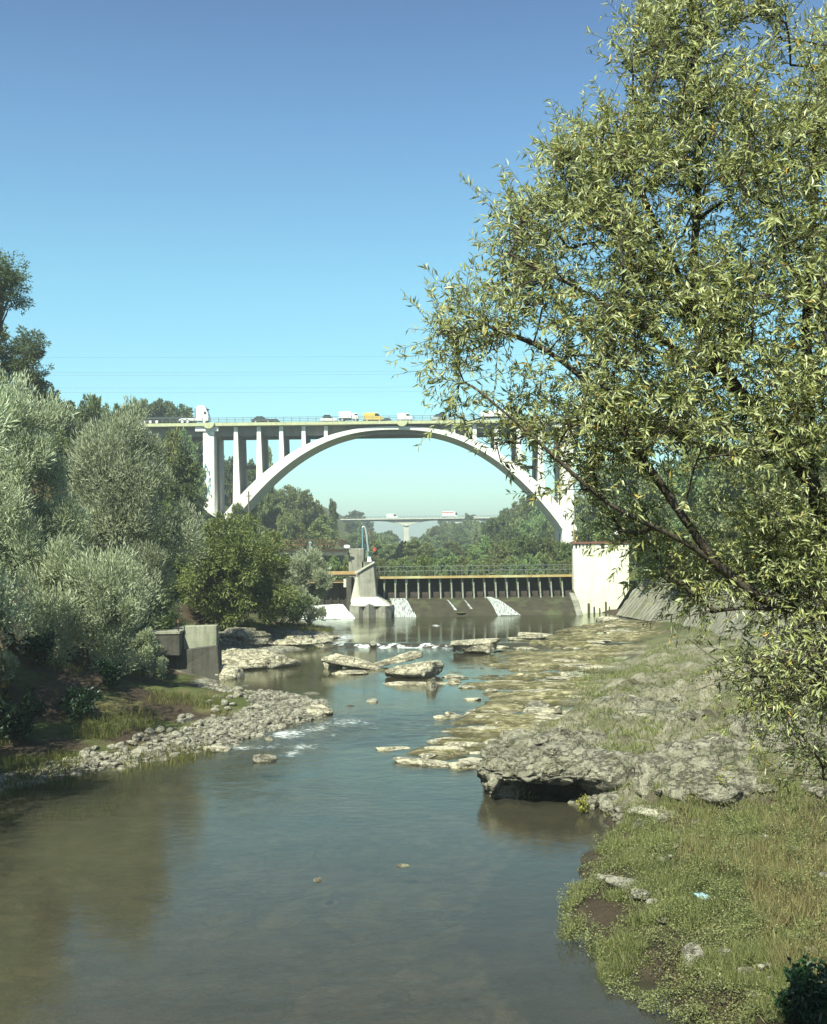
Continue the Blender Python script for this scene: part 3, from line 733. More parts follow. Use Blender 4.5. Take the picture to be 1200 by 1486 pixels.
m.add([tuple(v) for v in q], ff_); child(m, 'moss_patch', M['moss'], dam)

def sheet(name, edge_a, edge_b, ny_, nx_, mat, amp=.05, seed=1, thick=.06):
    """a thin body of falling water between two poly-lines"""
    A = np.array([list(p) for p in edge_a]); B = np.array([list(p) for p in edge_b])
    def rs(P, n):
        t = np.linspace(0, len(P) - 1, n); i = np.minimum(t.astype(int), len(P) - 2); f = (t - i)[:, None]
        return P[i] * (1 - f) + P[i + 1] * f
    a, b = rs(A, ny_), rs(B, ny_); u = np.linspace(0, 1, nx_)
    G_ = a[:, None] * (1 - u)[None, :, None] + b[:, None] * u[None, :, None]
    g = G_.reshape(-1, 3); nz_ = fbm(g * np.array([2.5, .8, .8]), 4, seed)
    g = g + np.stack([0 * nz_, -nz_ * amp * .5, nz_ * amp + thick], 1)
    i = np.arange(ny_ * nx_).reshape(ny_, nx_)
    qd = np.stack([i[:-1, :-1], i[:-1, 1:], i[1:, 1:], i[1:, :-1]], -1).reshape(-1, 4)
    o = mesh_np(name, g, qd, mat, smooth=True); o['kind'] = 'structure'
    return o
# white trickles down the apron
def apron_z(y): return float(np.interp(y, [101.6, 102.6, 103.6, 104.8, DY], [zb_, .75, 1.25, 1.75, zc]))
for (pt, wt, pb, wb, yt, yb, mt) in ((707, 7, 738, 34, DY - .05, 102.0, 'trickle'), (577, 22, 588, 30, DY - .2, 101.9, 'trickle'), (648, 1.2, 660, 4, 105, 103, 'trickle'), (672, 1.0, 683, 3.5, 105, 103.2, 'trickle')):
    ea, eb = [], []
    for k in range(9):
        u = k / 8; y = yt + (yb - yt) * u; pc = pt + (pb - pt) * u; w = wt + (wb - wt) * u
        ea.append((dx(pc - w / 2, y), y, apron_z(y))); eb.append((dx(pc + w / 2, y), y, apron_z(y)))
    sheet('waterfall', ea, eb, 40, 16, M[mt], .03, int(pt))

# pier between the spillway and the left sluice
PY_ = 101.0
pr = thing('dam_pier', 'weathered grey concrete pier with flared bright foot at left end of dam', 'pier', (dx(540, 103), 104, 0))
def px_(p, y=PY_): return at(p, 870, y).x
z0 = .2
zs_ = dz(540, 869, PY_); zp = dz(540, 822, 102.4)
m = MB()   # splayed base with a folded front
base = [(px_(507, 103), 107.0), (px_(507, 102.4), 102.6), (px_(521), 101.0), (px_(527), 101.5), (px_(536), 100.7), (px_(546), 101.4), (px_(560), 100.9), (px_(568), 101.6), (px_(572), 103.5), (px_(566), 107.0)]
nB = len(base)
V = [(x, y, z0) for x, y in base] + [(x * .985 + .015 * px_(540), y + .15, dz(540, 876 if i in (4,) else 880, PY_)) for i, (x, y) in enumerate(base)]
m.add(V, [tuple(range(nB - 1, -1, -1)), tuple(range(nB, 2 * nB))] + [(i, (i + 1) % nB, (i + 1) % nB + nB, i + nB) for i in range(nB)])
child(m, 'base', M['concrete'], pr)
zbse = dz(540, 880, PY_)
m = MB()   # bright sloping foot
Bq = [(px_(508.5, 102.5), 102.75, zbse + .003), (px_(522), 101.25, zbse + .003), (px_(566), 101.2, zbse + .003), (px_(567), 106.0, zbse + .003)]
Tq = [(px_(514, 103.2), 103.6, zbse + 1.0), (px_(521, 103.1), 103.3, zbse + .85), (px_(547, 103.1), 103.3, zbse + .80), (px_(548, 105), 106.0, zbse + .9)]
m.hexa(Bq, Tq); child(m, 'sloping_foot', M['concrete_light'], pr, bevel=.04)
m = MB()   # shaft
zl_, zr_ = dz(518, 833, 102.9), dz(543, 817, 102.9)
B_ = [(px_(513, 103), 103.62, zbse + .5), (px_(519, 103), 103.1, zbse + .5), (px_(547.5, 103), 103.1, zbse + .5), (px_(548, 103), 108.0, zbse + .5)]
T_ = [(px_(517, 103), 103.7, zl_ - .05), (px_(520.5, 103), 103.2, zl_ + .05), (px_(543, 103), 103.2, zr_), (px_(543.5, 103), 108.0, zr_)]
m.hexa(B_, T_); child(m, 'shaft', M['concrete'], pr, bevel=.05)
m = MB()   # pale left bevel, proud of the shaft
m.hexa([(px_(508.5, 102.9), 103.55, zbse + .3), (px_(520.5, 102.9), 102.98, zbse + .1), (px_(523, 102.9), 103.095, zbse + .5), (px_(513, 102.9), 103.7, zbse + .6)],
       [(px_(516.5, 102.9), 103.6, zl_ - .35), (px_(518.2, 102.9), 103.10, zl_ - .5), (px_(520, 102.9), 103.19, zl_ - .3), (px_(517.4, 102.9), 103.75, zl_ - .25)])
child(m, 'bevel', M['concrete_light'], pr)
m = MB()
m.hexa([(px_(516, 103), 103.0, zl_ + .053), (px_(519, 103), 103.0, zl_ + .10), (px_(544.5, 103), 103.0, zr_ + .003), (px_(544.5, 103), 103.6, zr_ + .003)],
       [(px_(516, 103), 103.0, zl_ + .2), (px_(519, 103), 103.0, zl_ + .24), (px_(544.5, 103), 103.0, zr_ + .16), (px_(544.5, 103), 103.6, zr_ + .16)])
child(m, 'coping', M['concrete_light'], pr)
m = MB(); m.box(px_(507, 108), px_(529.5, 108), 108.05, 111.0, 1.0, dz(518, 796, 108)); child(m, 'rear_tower', M['concrete'], pr, bevel=.06)

# left sluice with two walkway beams
sl = thing('sluice_bridge', 'sluice crossing with two walkway beams left of the concrete dam pier', 'footbridge', (dx(455, 108), 108, 0))
xa, xb = dx(385, 108), dx(506, 108)
m = MB(); m.box(xa, xb, 107.6, 109.4, dz(450, 806, 108), dz(450, 800, 108)); child(m, 'upper_beam', M['concrete_light'], sl)
m = MB(); m.box(xa, xb, 107.3, 109.6, dz(450, 800, 108) + .003, dz(450, 797, 108)); child(m, 'upper_deck', M['dark_slot'], sl)
m = MB()
zz = dz(450, 797, 108)
for z in (.45, .85): m.tube([(xa, 107.4, zz + z), (xb, 107.4, zz + z)], .022, 5)
for i in range(14):
    x = xa + (xb - xa) * (i + .5) / 14; m.tube([(x, 107.4, zz), (x, 107.4, zz + .86)], .024, 5)
child(m, 'railing', M['roof_red'], sl)
m = MB(); m.box(dx(430, 106), dx(519, 106), 106.2, 107.2, dz(480, 834, 106), dz(480, 829.5, 106)); child(m, 'lower_beam', M['tan_beam'], sl)
m = MB(); m.box(dx(430, 106), dx(519, 106), 105.9, 107.25, dz(480, 836.5, 106), dz(480, 834, 106) - .003); child(m, 'lower_soffit', M['dark_slot'], sl)
m = MB(); m.box(dx(430, 106), dx(505, 106), 106.3, 106.7, dz(480, 846, 106), dz(480, 841.5, 106)); child(m, 'gate_beam', M['tan_beam'], sl)
m = MB(); m.box(dx(430, 107), dx(508, 107), 107.5, 107.9, .5, dz(480, 846, 107)); 
for i in range(7): x = dx(436 + i * 11, 107); m.box(x - .08, x + .08, 107.36, 107.497, .6, dz(480, 850, 107))
child(m, 'sluice_gate', M['dark_slot'], sl)
m = MB(); m.box(dx(505, 106), dx(512, 106), 104.2, 108.04, .2, dz(508, 838, 106)); child(m, 'side_wall', M['concrete_dark'], sl)
m = MB(); m.tube([dx and (dx(502.5, 106), 106.0, dz(502, 852, 106)), (dx(502.5, 106), 106.0, dz(502, 840, 106))], .22, 8); child(m, 'gate_motor', M['concrete_light'], sl)
ea = [(dx(432, 106), 106.8, 1.25), (dx(432, 104.5), 104.8, 1.10), (dx(434, 102), 102.6, .75), (dx(436, 100), 100.3, .5)]
eb = [(dx(497, 106), 106.8, 1.45), (dx(500, 104.5), 104.8, 1.32), (dx(508, 102), 102.4, .85), (dx(516, 100), 100.1, .5)]
sheet('waterfall', ea, eb, 40, 60, M['fall'], .10, 9, .03)
m = MB()
pc = at(451, 797, 107.2)
vp = thing('valve_post', 'pale blue post on the upper walkway of the left sluice', 'post', (pc.x, 107.25, zz))
MB().tube([(0, 0, 0), (0, 0, .18), (0, 0, .2), (0, 0, .72), (0, 0, .78)], [.14, .14, .09, .09, .05], 10).build('stem', M['blue_paint'], vp)
MB().tube([(-.12, 0, .60), (.12, 0, .60)], .045, 8).build('handle', M['silver'], vp)
sp = at(458.5, 793, 107.1)
sg = thing('oval_sign', 'small white oval sign on the upper sluice railing', 'sign', (dx(504.5, 107.1) - .0, 107.2, dz(504, 793, 107.1)))
ov = [(.30 * math.cos(a), .16 * math.sin(a)) for a in np.linspace(0, 2 * math.pi, 25)[:-1]]
MB().prism_y(ov, 0, .04).build('plate', M['white_paint'], sg)
MB().box(-.20, .20, -.012, -.002, -.035, .035).build('mark', M['silver_paint'], sg)
MB().tube([(0, .07, -.5), (0, .07, .1)], .025, 6).build('post', M['rail_steel'], sg)

# gate hoist on the pier
zh = dz(535, 812, 108.8)
ho = thing('gate_hoist', 'blue steel gate hoist posts with silver pipe on top of the dam pier', 'hoist', (dx(533, 109), 109.2, 4.0))
m = MB(); m.box(dx(527, 109), dx(544.5, 109), 108.05, 110.4, 3.0, dz(535, 815, 109)); child(m, 'plinth', M['concrete'], ho)
zt = dz(530, 765, 109)
m = MB(); m.tube([(dx(527.5, 109), 109, dz(527, 815, 109)), (dx(527.5, 109), 109, zt)], .07, 8); child(m, 'hoist_post', M['blue_paint'], ho)
m = MB(); m.tube([(dx(535, 109), 109, dz(535, 815, 109)), (dx(534.6, 109), 109, dz(535, 776, 109))], .085, 8); child(m, 'hoist_post', M['blue_paint'], ho)
m = MB(); m.tube([(dx(527.5, 109), 109, zt), (dx(530, 109), 109, zt + .08), (dx(532.5, 109), 109, zt - .3), (dx(534, 109), 109, zt - 1.2), (dx(536, 109), 109, dz(536, 800, 109))], .085, 8); child(m, 'pipe', M['silver'], ho)
m = MB(); m.tube([(dx(537, 109), 108.9, dz(537, 816, 109)), (dx(537, 109), 108.9, dz(537, 808, 109))], [.30, .14], 10); child(m, 'cone', M['white_paint'], ho)
m = MB(); m.tube([(dx(538, 109), 109.2, zt - .3), (dx(549, 109), 109.2, dz(549, 812, 109))], .05, 6); child(m, 'stay', M['roof_red'], ho)
m = MB(); m.tube([(dx(545, 109), 109.05, dz(545, 800, 109)), (dx(545, 109), 109.05, dz(545, 795, 109))], .17, 10); child(m, 'red_lamp', M['red_paint'], ho)

# right abutment block
AY = 104.9
ab = thing('dam_abutment', 'big cream rendered block closing the right end of the dam', 'abutment', (dx(872, AY), AY, 0))
xa, xb = dx(832, AY), dx(912, AY); ztop = dz(872, 789, AY)
m = MB(); m.hexa([(dx(846, AY), AY + .1, .2), (dx(888, AY), AY + .1, .2), (dx(888, AY), AY + 1.0, .2), (dx(846, AY), AY + 1.0, .2)], [(xa, AY, 2.6), (xb, AY, 2.6), (xb, AY + 1.0, 2.6), (xa, AY + 1.0, 2.6)])
m.add([(xa, AY, 2.6), (xb, AY, 2.6), (xb, AY + 1.0, 2.6), (xa, AY + 1.0, 2.6), (xa, AY, ztop), (xb, AY, ztop), (xb, AY + 1.0, ztop), (xa, AY + 1.0, ztop)], [(4, 5, 6, 7), (0, 1, 5, 4), (1, 2, 6, 5), (2, 3, 7, 6), (3, 0, 4, 7)])
child(m, 'block', M['cream'], ab)
m = MB(); m.box(xa - .15, xb + .15, AY - .12, AY + 1.1, ztop + .003, ztop + .2); child(m, 'coping', M['roof_red'], ab)
for p, w, h in ((836, 2.6, 6), (841, 2.2, 5), (846, 1.6, 4), (851.5, 2.4, 6), (857, 1.6, 5), (874.5, 5, 7), (892, 4, 6), (905, 2.4, 5)):
    z1 = ztop - .01; m = MB(); m.box(dx(p - w / 2, AY), dx(p + w / 2, AY), AY - .03, AY - .004, z1 - h * AY / F_PX, z1); child(m, 'drain_slot', M['dark_slot'], ab)
for p, w, h in ((853, 3, 14), (861, 2, 9), (878, 2.4, 16), (883, 1.4, 9), (869, 1.6, 7)):
    z1 = .3; m = MB(); m.box(dx(p - w / 2, AY), dx(p + w / 2, AY), AY - .035, AY + .06, .2, .5 + h * AY / F_PX); child(m, 'stain', M['concrete_dark'], ab)
lp = thing('lamp', 'round white lamp on a short post on top of the cream abutment', 'lamp', (dx(897, AY), AY + .5, ztop + .2))
MB().tube([(0, 0, 0), (0, 0, .55)], .035, 6).build('post', M['rail_steel'], lp)
MB().tube([(0, 0, .52), (0, 0, .58), (0, 0, .72), (0, 0, .86), (0, 0, .92)], [.08, .2, .25, .2, .06], 12).build('globe', M['white_paint'], lp, smooth=True)
pp = at(834, 789, AY)
po = thing('post', 'thin yellowish post at the left corner of the cream abutment top', 'post', (dx(833.5, AY), AY + .3, ztop + .2))
MB().tube([(0, 0, 0), (0, 0, 1.95)], [.06, .045], 8).build('pole', M['tan_beam'], po)
MB().box(-.12, .12, -.12, .12, 0.0, .05).build('foot', M['rail_steel'], po)

# sloping stone revetment along the right bank
pts = []
for i in range(len(WALL_LINE) - 1):
    a, b = np.array(WALL_LINE[i]), np.array(WALL_LINE[i + 1]); n = max(2, int(np.linalg.norm(b - a) / .5))
    for k in range(n): pts.append(a + (b - a) * k / n)
pts = np.array(pts); k_ = np.ones(9) / 9
ps = np.stack([np.convolve(np.pad(pts[:, j], 4, mode='edge'), k_, 'valid') for j in (0, 1)], 1)
tg = np.gradient(ps, axis=0); tg /= np.linalg.norm(tg, axis=1)[:, None]
nr = np.stack([-tg[:, 1], tg[:, 0]], 1)          # towards the hill
if nr[len(nr) // 2][0] < 0: nr = -nr
NV = 22; V = []
zb0 = np.array([ground_z(p[0], p[1]) for p in ps])
for i, p in enumerate(ps):
    for j in range(NV):
        u = j / (NV - 1); s = u * 3.05
        V.append((p[0] + nr[i, 0] * s, p[1] + nr[i, 1] * s, .55 + u * 3.75))
for i, p in enumerate(ps):
    for (s, z) in ((3.6, 4.32), (3.7, 2.5)):
        V.append((p[0] + nr[i, 0] * s, p[1] + nr[i, 1] * s, z))
V = np.array(V); nP = len(ps); base_n = nP * NV
joint = fbm(np.stack([V[:, 0] * 0, np.round(V[:, 1] * 1.2), np.round(V[:, 2] * 2.4)], 1), 1, 3) * .06 + fbm(V * 2.0, 4, 8) * .09
V[:base_n, 0] -= joint[:base_n] * .6; V[:base_n, 2] += joint[:base_n] * .7
i = np.arange(base_n).reshape(nP, NV)
qd = np.stack([i[:-1, :-1], i[:-1, 1:], i[1:, 1:], i[1:, :-1]], -1).reshape(-1, 4)
e0 = i[:, -1]; e1 = base_n + np.arange(nP) * 2; e2 = e1 + 1
qd = np.concatenate([qd, np.stack([e0[:-1], e1[:-1], e1[1:], e0[1:]], -1), np.stack([e1[:-1], e2[:-1], e2[1:], e1[1:]], -1)])

def mat_revet():
    m, nt, out = new_mat('revetment'); g = N(nt)
    pos = g.n('ShaderNodeNewGeometry').outputs['Position']
    f = g.noise(pos, 1.4, 7, .65)
    c = g.mix(g.ramp(f, [(.35, (0, 0, 0)), (.65, (1, 1, 1))]), (.21, .195, .155), (.30, .285, .23))
    # joints run up the slope: thin dark lines repeated along the wall
    w = g.n('ShaderNodeTexWave', {'Scale': .42, 'Distortion': 1.2, 'Detail': 3, 'Detail Scale': 1.5}, bands_direction='Y'); nt.links.new(pos, w.inputs['Vector'])
    c = g.mix(g.math('MULTIPLY', g.ramp(w.outputs[0], [(.02, (1, 1, 1)), (.22, (0, 0, 0))]), .7), c, (.06, .055, .04))
    s2 = g.noise(g.mapping(pos, (.25, 2.6, .25)), 1.6, 5, .6)
    c = g.mix(g.math('MULTIPLY', g.ramp(s2, [(.46, (0, 0, 0)), (.64, (1, 1, 1))]), .6), c, (.095, .095, .05))
    m3 = g.noise(pos, .5, 5, .7)
    c = g.mix(g.math('MULTIPLY', g.ramp(m3, [(.5, (0, 0, 0)), (.62, (1, 1, 1))]), .6), c, (.08, .095, .035))
    bp = g.n('ShaderNodeBump', {'Strength': .6, 'Distance': .12, 'Height': g.noise(pos, 7, 5, .7)})
    p = g.n('ShaderNodeBsdfPrincipled', {'Base Color': c, 'Roughness': .92, 'Specular IOR Level': .15, 'Normal': bp.outputs[0]})
    nt.links.new(p.outputs[0], out.inputs[0]); return m
M['revet'] = mat_revet()
tag(mesh_np('sloping_wall', V, qd, M['revet'], smooth=True), 'sloping grey stone retaining wall running behind the willow on the right bank', 'retaining wall')

# old concrete wall block on the left bank
LY = 58.0
def lx(px, y=LY): return at(px, 930, y).x
def lz(px, py, y=LY): return at(px, py, y).z
lw = thing('concrete_wall', 'old stained concrete wall block on the left bank beside the inlet', 'wall', (lx(265), LY, 0))
m = MB(); m.hexa([(lx(208), LY + .1, -.4), (lx(322), LY - .3, -.4), (lx(318), LY + 1.2, -.4), (lx(208), LY + 1.2, -.4)], [(lx(208), LY, lz(208, 950)), (lx(316), LY, lz(316, 936)), (lx(316), LY + 1.2, lz(316, 936)), (lx(208), LY + 1.2, lz(208, 950))])
child(m, 'lower_wall', M['concrete_dark'], lw, bevel=.05)
m = MB(); m.hexa([(lx(265), LY + .25, lz(265, 949) + .0), (lx(314.5), LY + .12, lz(315, 938.5)), (lx(314.5), LY + .75, lz(315, 938.5)), (lx(265), LY + .75, lz(265, 949))],
                 [(lx(265), LY + .25, lz(265, 909)), (lx(314.5), LY + .12, lz(315, 907.5)), (lx(314.5), LY + .75, lz(315, 907.5)), (lx(265), LY + .75, lz(265, 909))]); child(m, 'upper_block', M['concrete_stained'], lw, bevel=.04)
m = MB(); m.box(lx(214), lx(265) - .01, LY - .55, LY + 3.9, lz(240, 951), lz(240, 919)); child(m, 'left_block', M['concrete_dark'], lw, bevel=.05)
m = MB(); m.box(lx(213), lx(265) - .006, LY - .6, LY + 3.95, lz(240, 919) + .003, lz(240, 915.5)); child(m, 'slab', M['concrete_stained'], lw)
ro = thing('rod', 'thin rusty iron rod standing on the concrete wall block', 'rod', (lx(261), LY - .2, lz(240, 915.5)))
MB().tube([(0, 0, 0), (0, 0, 1.15)], [.035, .03], 6).build('bar', M['gate'], ro)
MB().tube([(0, 0, .42), (0, 0, .56)], .07, 6).build('collar', M['roof_red'], ro)

# posts near the arch foot
po = thing('utility_pole', 'thin wooden pole standing in front of the left arch foot', 'pole', (at(362, 760, 200).x, 200, ground_z(at(362, 760, 200).x, 200) - .3))
hh = at(362, 713, 200).z - po.location.z
MB().tube([(0, 0, 0), (0, 0, hh)], [.17, .12], 8).build('pole', M['bark'], po)
MB().box(-.55, .55, -.06, .06, hh - .9, hh - .75).build('crossarm', M['bark'], po)

# power cables high across the valley
for k, (pl, prr, ym, sag, lab) in enumerate(((517, 505, 190, 3, 'uppermost thin power cable crossing the sky above the bridge'), (538, 528, 190, 3, 'second power cable from the top, crossing the sky above the bridge'),
        (542, 533, 196, 3, 'middle power cable crossing the sky just below the second one'), (560, 552, 190, 3, 'fourth power cable from the top, close above the bridge'), (566, 560, 196, 3, 'lowest thin power cable running just above the bridge roadway'))):
    a, b = at(-900, pl + 8, ym), at(2100, prr - 12, ym + 12)
    P_ = [a.lerp(b, u) + Vector((0, 0, sag * ((2 * u - 1) ** 2 - .3))) for u in np.linspace(0, 1, 40)]
    o = MB().tube(P_, .012, 4).build('power_cable', M['rail_steel']); tag(o, lab, 'power cable', 'power cables above the bridge')

# ------------------------------------------------------------------ foliage tools
def unit(v): return v / (np.linalg.norm(v, axis=1, keepdims=True) + 1e-9)

def leaf_vf(P, D, L, W, rng, fold=.25, wide=.45, bias=None):
    """lance-shaped leaves, folded along the midrib (two triangles each)"""
    n = len(P); D = unit(D)
    r = rng.normal(size=(n, 3))
    if bias is not None: r = r * .75 + bias
    S = unit(np.cross(D, r)); Nn = np.cross(S, D)
    L = np.broadcast_to(L, n)[:, None]; W = np.broadcast_to(W, n)[:, None]
    mid = P + D * L * wide
    V = np.stack([P, mid + S * W / 2 + Nn * W * fold, P + D * L - Nn * L * .12, mid - S * W / 2 + Nn * W * fold], 1).reshape(-1, 3)
    b = np.arange(n)[:, None] * 4
    F = np.concatenate([b + np.array([[0, 1, 2]]), b + np.array([[0, 2, 3]])], 0)
    return V, F

def tubes_vf(A, B, ra, rb, k=4):
    """many straight tapered tubes at once"""
    A = np.asarray(A, float); B = np.asarray(B, float); n = len(A)
    T = unit(B - A); ref = np.where(np.abs(T[:, :1]) < .8, np.array([[1., 0, 0]]), np.array([[0, 1., 0]]))
    U = unit(np.cross(T, ref)); Wv = np.cross(T, U)
    a = 2 * np.pi * np.arange(k) / k
    ring = U[:, None] * np.cos(a)[None, :, None] + Wv[:, None] * np.sin(a)[None, :, None]
    V = np.concatenate([A[:, None] + ring * np.asarray(ra)[:, None, None], B[:, None] + ring * np.asarray(rb)[:, None, None]], 1).reshape(-1, 3)
    b = np.arange(n)[:, None] * 2 * k
    F = np.concatenate([b + np.array([[j, (j + 1) % k, k + (j + 1) % k, k + j]]) for j in range(k)], 0)
    return V, F

class Wood:
    def __init__(s): s.A = []; s.B = []; s.ra = []; s.rb = []
    def path(s, pts, rad):
        for i in range(len(pts) - 1):
            s.A.append(pts[i]); s.B.append(pts[i + 1]); s.ra.append(rad[i]); s.rb.append(rad[i + 1])
    def limb(s, a, b, r0, r1, rng, n=5, wob=.08, sag=0.):
        a = np.array(a, float); b = np.array(b, float); L = np.linalg.norm(b - a)
        off = rng.normal(size=(n + 1, 3)) * wob * L; off[0] = 0; off[-1] = 0
        u = np.linspace(0, 1, n + 1)
        p = a + (b - a) * u[:, None] + off * .6 + np.stack([0 * u, 0 * u, np.sin(u * np.pi) * sag * L], 1)
        s.path(list(p), list(r0 + (r1 - r0) * u)); return p
    def vf(s, k=5): return tubes_vf(np.array(s.A), np.array(s.B), np.array(s.ra), np.array(s.rb), k)

def grow_tree(seed, H, Rad, trunk, nl, nsub, nleaf, L, W, style='round', lean=0.):
    """one tree: trunk, limbs to the lobes, twigs to the clumps, leaves round the clumps. Unit: metres, base at 0"""
    rng = np.random.default_rng(seed)
    wood = Wood(); lobes = []
    z0 = trunk * H
    for i in range(nl):
        u = (i + .5) / nl
        if style == 'willow':
            prof = np.sqrt(max(0., 1 - (u * 2 - .62) ** 2 / 1.95)); lr = Rad * rng.uniform(.22, .46)
        elif style == 'tall':
            prof = .55 + .45 * np.sin(np.pi * min(1, u * 1.0 + .05)); lr = Rad * rng.uniform(.34, .52)
        else:
            prof = np.sqrt(max(.05, 1 - (u * 1.75 - .75) ** 2)); lr = Rad * rng.uniform(.34, .52)
        a = i * 2.39996 + rng.uniform(-.5, .5)
        q = np.sqrt(rng.uniform(.15, 1)) * prof * max(.1, Rad - lr * .8)
        z = z0 + lr * .6 + u * (H - z0 - lr * 1.35)
        lobes.append((np.array([q * np.cos(a) + lean * z, q * np.sin(a), z]), lr))
    tr = Rad * .055 + .05
    n = 7; tp = np.stack([lean * np.linspace(0, H * .78, n) + rng.normal(size=n) * Rad * .03, rng.normal(size=n) * Rad * .03, np.linspace(-.6, H * .78, n)], 1)
    wood.path(list(tp), list(np.linspace(tr, tr * .3, n)))
    P, D, B = [], [], []
    for c, lr in lobes:
        k = min(n - 2, int(max(0, (c[2] - lr * .9) / (H * .78)) * n)); s = tp[k]
        wood.limb(s, c - np.array([0, 0, lr * .2]), tr * .45, tr * .12, rng, 5, .06, .05)
        for j in range(nsub):
            d = rng.normal(size=3); d /= np.linalg.norm(d); d[2] = d[2] * .85 + .12
            f = rng.uniform(.45, 1.22 if style == 'willow' else 1.08); pc = c + d * lr * f; rs = lr * (rng.uniform(.30, .55) if style == 'willow' else rng.uniform(.22, .44))
            if j % 3 == 0: wood.limb(c, pc, tr * .12, tr * .03, rng, 3, .05)
            m_ = int(nleaf * rng.uniform(.6, 1.4))
            o = rng.normal(size=(m_, 3)); o *= (rs * rng.random(m_) ** .45 / np.linalg.norm(o, axis=1))[:, None]
            o[:, 2] *= 1.35 if style == 'willow' else .8
            P.append(pc + o); B.append(unit(o) * .6 + d * .6 + np.array([0, 0, .5]))
            dd = unit(o) * .7 + d * .5 + rng.normal(size=(m_, 3)) * .45
            if style == 'willow': dd = dd * .75 + np.array([0, 0, .75])
            elif style == 'droop': dd = dd + np.array([0, 0, -.5])
            D.append(dd)
    P = np.concatenate(P); D = np.concatenate(D)
    sc_ = rng.uniform(.65, 1.35, len(P))
    lv = leaf_vf(P, D, L * sc_, W * sc_, rng, bias=np.concatenate(B))
    return wood.vf(5), lv

def tree_thing(name, label, cat, proto, loc, scale=(1, 1, 1), rz=0., group=None, bark='bark_dark', leaf='leaf_dark'):
    t = thing(name, label, cat, loc, group, rz); t.scale = scale
    (wv, wf), (lv, lf) = proto
    mesh_np('trunk', wv, wf, M[bark], t, smooth=True)
    mesh_np('crown', lv, lf, M[leaf], t)
    return t

def put_tree(t, px, y, top_py, half_px, H, Rad, rz, label, group=None, zoff=0., src=None):
    """place a copy (or the first) so that its top and width sit where the tree stands"""
    o = t if src is None else copy_tree(src)
    p = at(px, top_py, y); zb = ground_z(p.x, y) + zoff
    h = max(p.z - zb, 3.0); w = half_px * y / F_PX / Rad
    o.location = (p.x, y, p.z - h); o.scale = (w, w, h / H); o.rotation_euler = (0, 0, rz)
    o['label'] = label
    if group: o['group'] = group
    return o

# ------------------------------------------------------------------ left bank trees (large, near)
def near_tree(seed, px, y, top, half, base_py, label, style, leaf, nl=11, nsub=11, nleaf=190, L=.26, W=.055, trunk=.12, name='willow_tree', cat='tree', lean=0.):
    p = at(px, top, y); zb = ground_z(p.x, y)
    zlow = at(px, base_py, y).z
    zb = min(zb, zlow + .3)
    H = p.z - zb; Rad = half * y / F_PX
    pr_ = grow_tree(seed, H, Rad, max(.02, (zlow - zb) / H), nl, nsub, nleaf, L, W, style, lean)
    return tree_thing(name, label, cat, pr_, (p.x, y, zb), leaf=leaf)

near_tree(21, 15, 52, 552, 118, 940, 'tall grey-green willow filling the left edge of the picture', 'willow', 'leaf_sallow', 18, 20, 170, .26, .05)
near_tree(22, 178, 62, 606, 108, 930, 'broad silvery willow left of the bridge pier, its crown leaning over the wall block', 'willow', 'leaf_sallow', 18, 20, 175, .27, .052)
near_tree(23, 120, 50, 792, 108, 965, 'low bushy willow drooping over the left bank in front of the two tall willows', 'willow', 'leaf_sallow', 13, 18, 150, .22, .045)
near_tree(24, -28, 42, 800, 58, 985, 'pale blue-grey bush cut by the left edge above the dark bank', 'willow', 'leaf_sallow', 8, 10, 160, .2, .042, name='willow_bush', cat='bush')
near_tree(25, 335, 76, 758, 100, 920, 'dense dark green bush growing below the left end of the arch', 'round', 'leaf_green', 15, 13, 210, .26, .09, name='bush', cat='bush')
near_tree(26, 446, 88, 800, 44, 905, 'small greyish willow bush beside the left sluice', 'willow', 'leaf_sallow', 9, 11, 130, .26, .06, name='willow_bush', cat='bush')
near_tree(27, 245, 80, 740, 70, 910, 'olive green tree between the silvery willow and the dark bush', 'round', 'leaf_green', 11, 12, 180, .28, .09, name='tree')
near_tree(33, 208, 55.5, 915, 36, 985, 'small scruffy bush overgrowing the left foot of the concrete wall block', 'willow', 'leaf_sallow', 6, 9, 110, .18, .045, name='bush', cat='bush')
near_tree(28, 398, 84, 848, 50, 912, 'low dark bush at the water side of the sluice', 'round', 'leaf_dark', 8, 10, 150, .24, .08, name='bush', cat='bush')
near_tree(29, 40, 100, 478, 40, 640, 'dark slender tree rising behind the tall willow on the left', 'tall', 'leaf_dark', 20, 16, 42, .27, .09, name='tree')
near_tree(30, -8, 92, 470, 40, 640, 'dark tree at the left edge, its top just below the lone tuft', 'tall', 'leaf_dark', 20, 16, 42, .27, .09, name='tree')
near_tree(31, -8, 80, 366, 58, 455, 'lone tall tree leaning in at the left edge with a high tuft of leaves', 'round', 'leaf_dark', 24, 18, 24, .22, .075, name='tree')
near_tree(32, 225, 60, 858, 70, 962, 'scrubby dark bush around the concrete wall block', 'round', 'leaf_dark', 7, 9, 110, .20, .07, name='bush', cat='bush')
# trees on the bank just outside the left edge: they shade the bank and show in the water
for k, (x, y, h, r_) in enumerate(((-17.2, 32, 13.5, 5.2), (-16.2, 24.5, 13, 5.0), (-18.2, 40, 13, 4.9))):
    pr_ = grow_tree(60 + k, h, r_, .12, 11, 11, 150, .3, .07, 'willow')
    tree_thing('willow_tree', ('dark willow overhanging the near left bank', 'leafy willow nearest the camera on the left bank', 'willow behind the near pair on the left bank')[k], 'tree', pr_, (x, y, ground_z(x, y)), leaf='leaf_sallow')

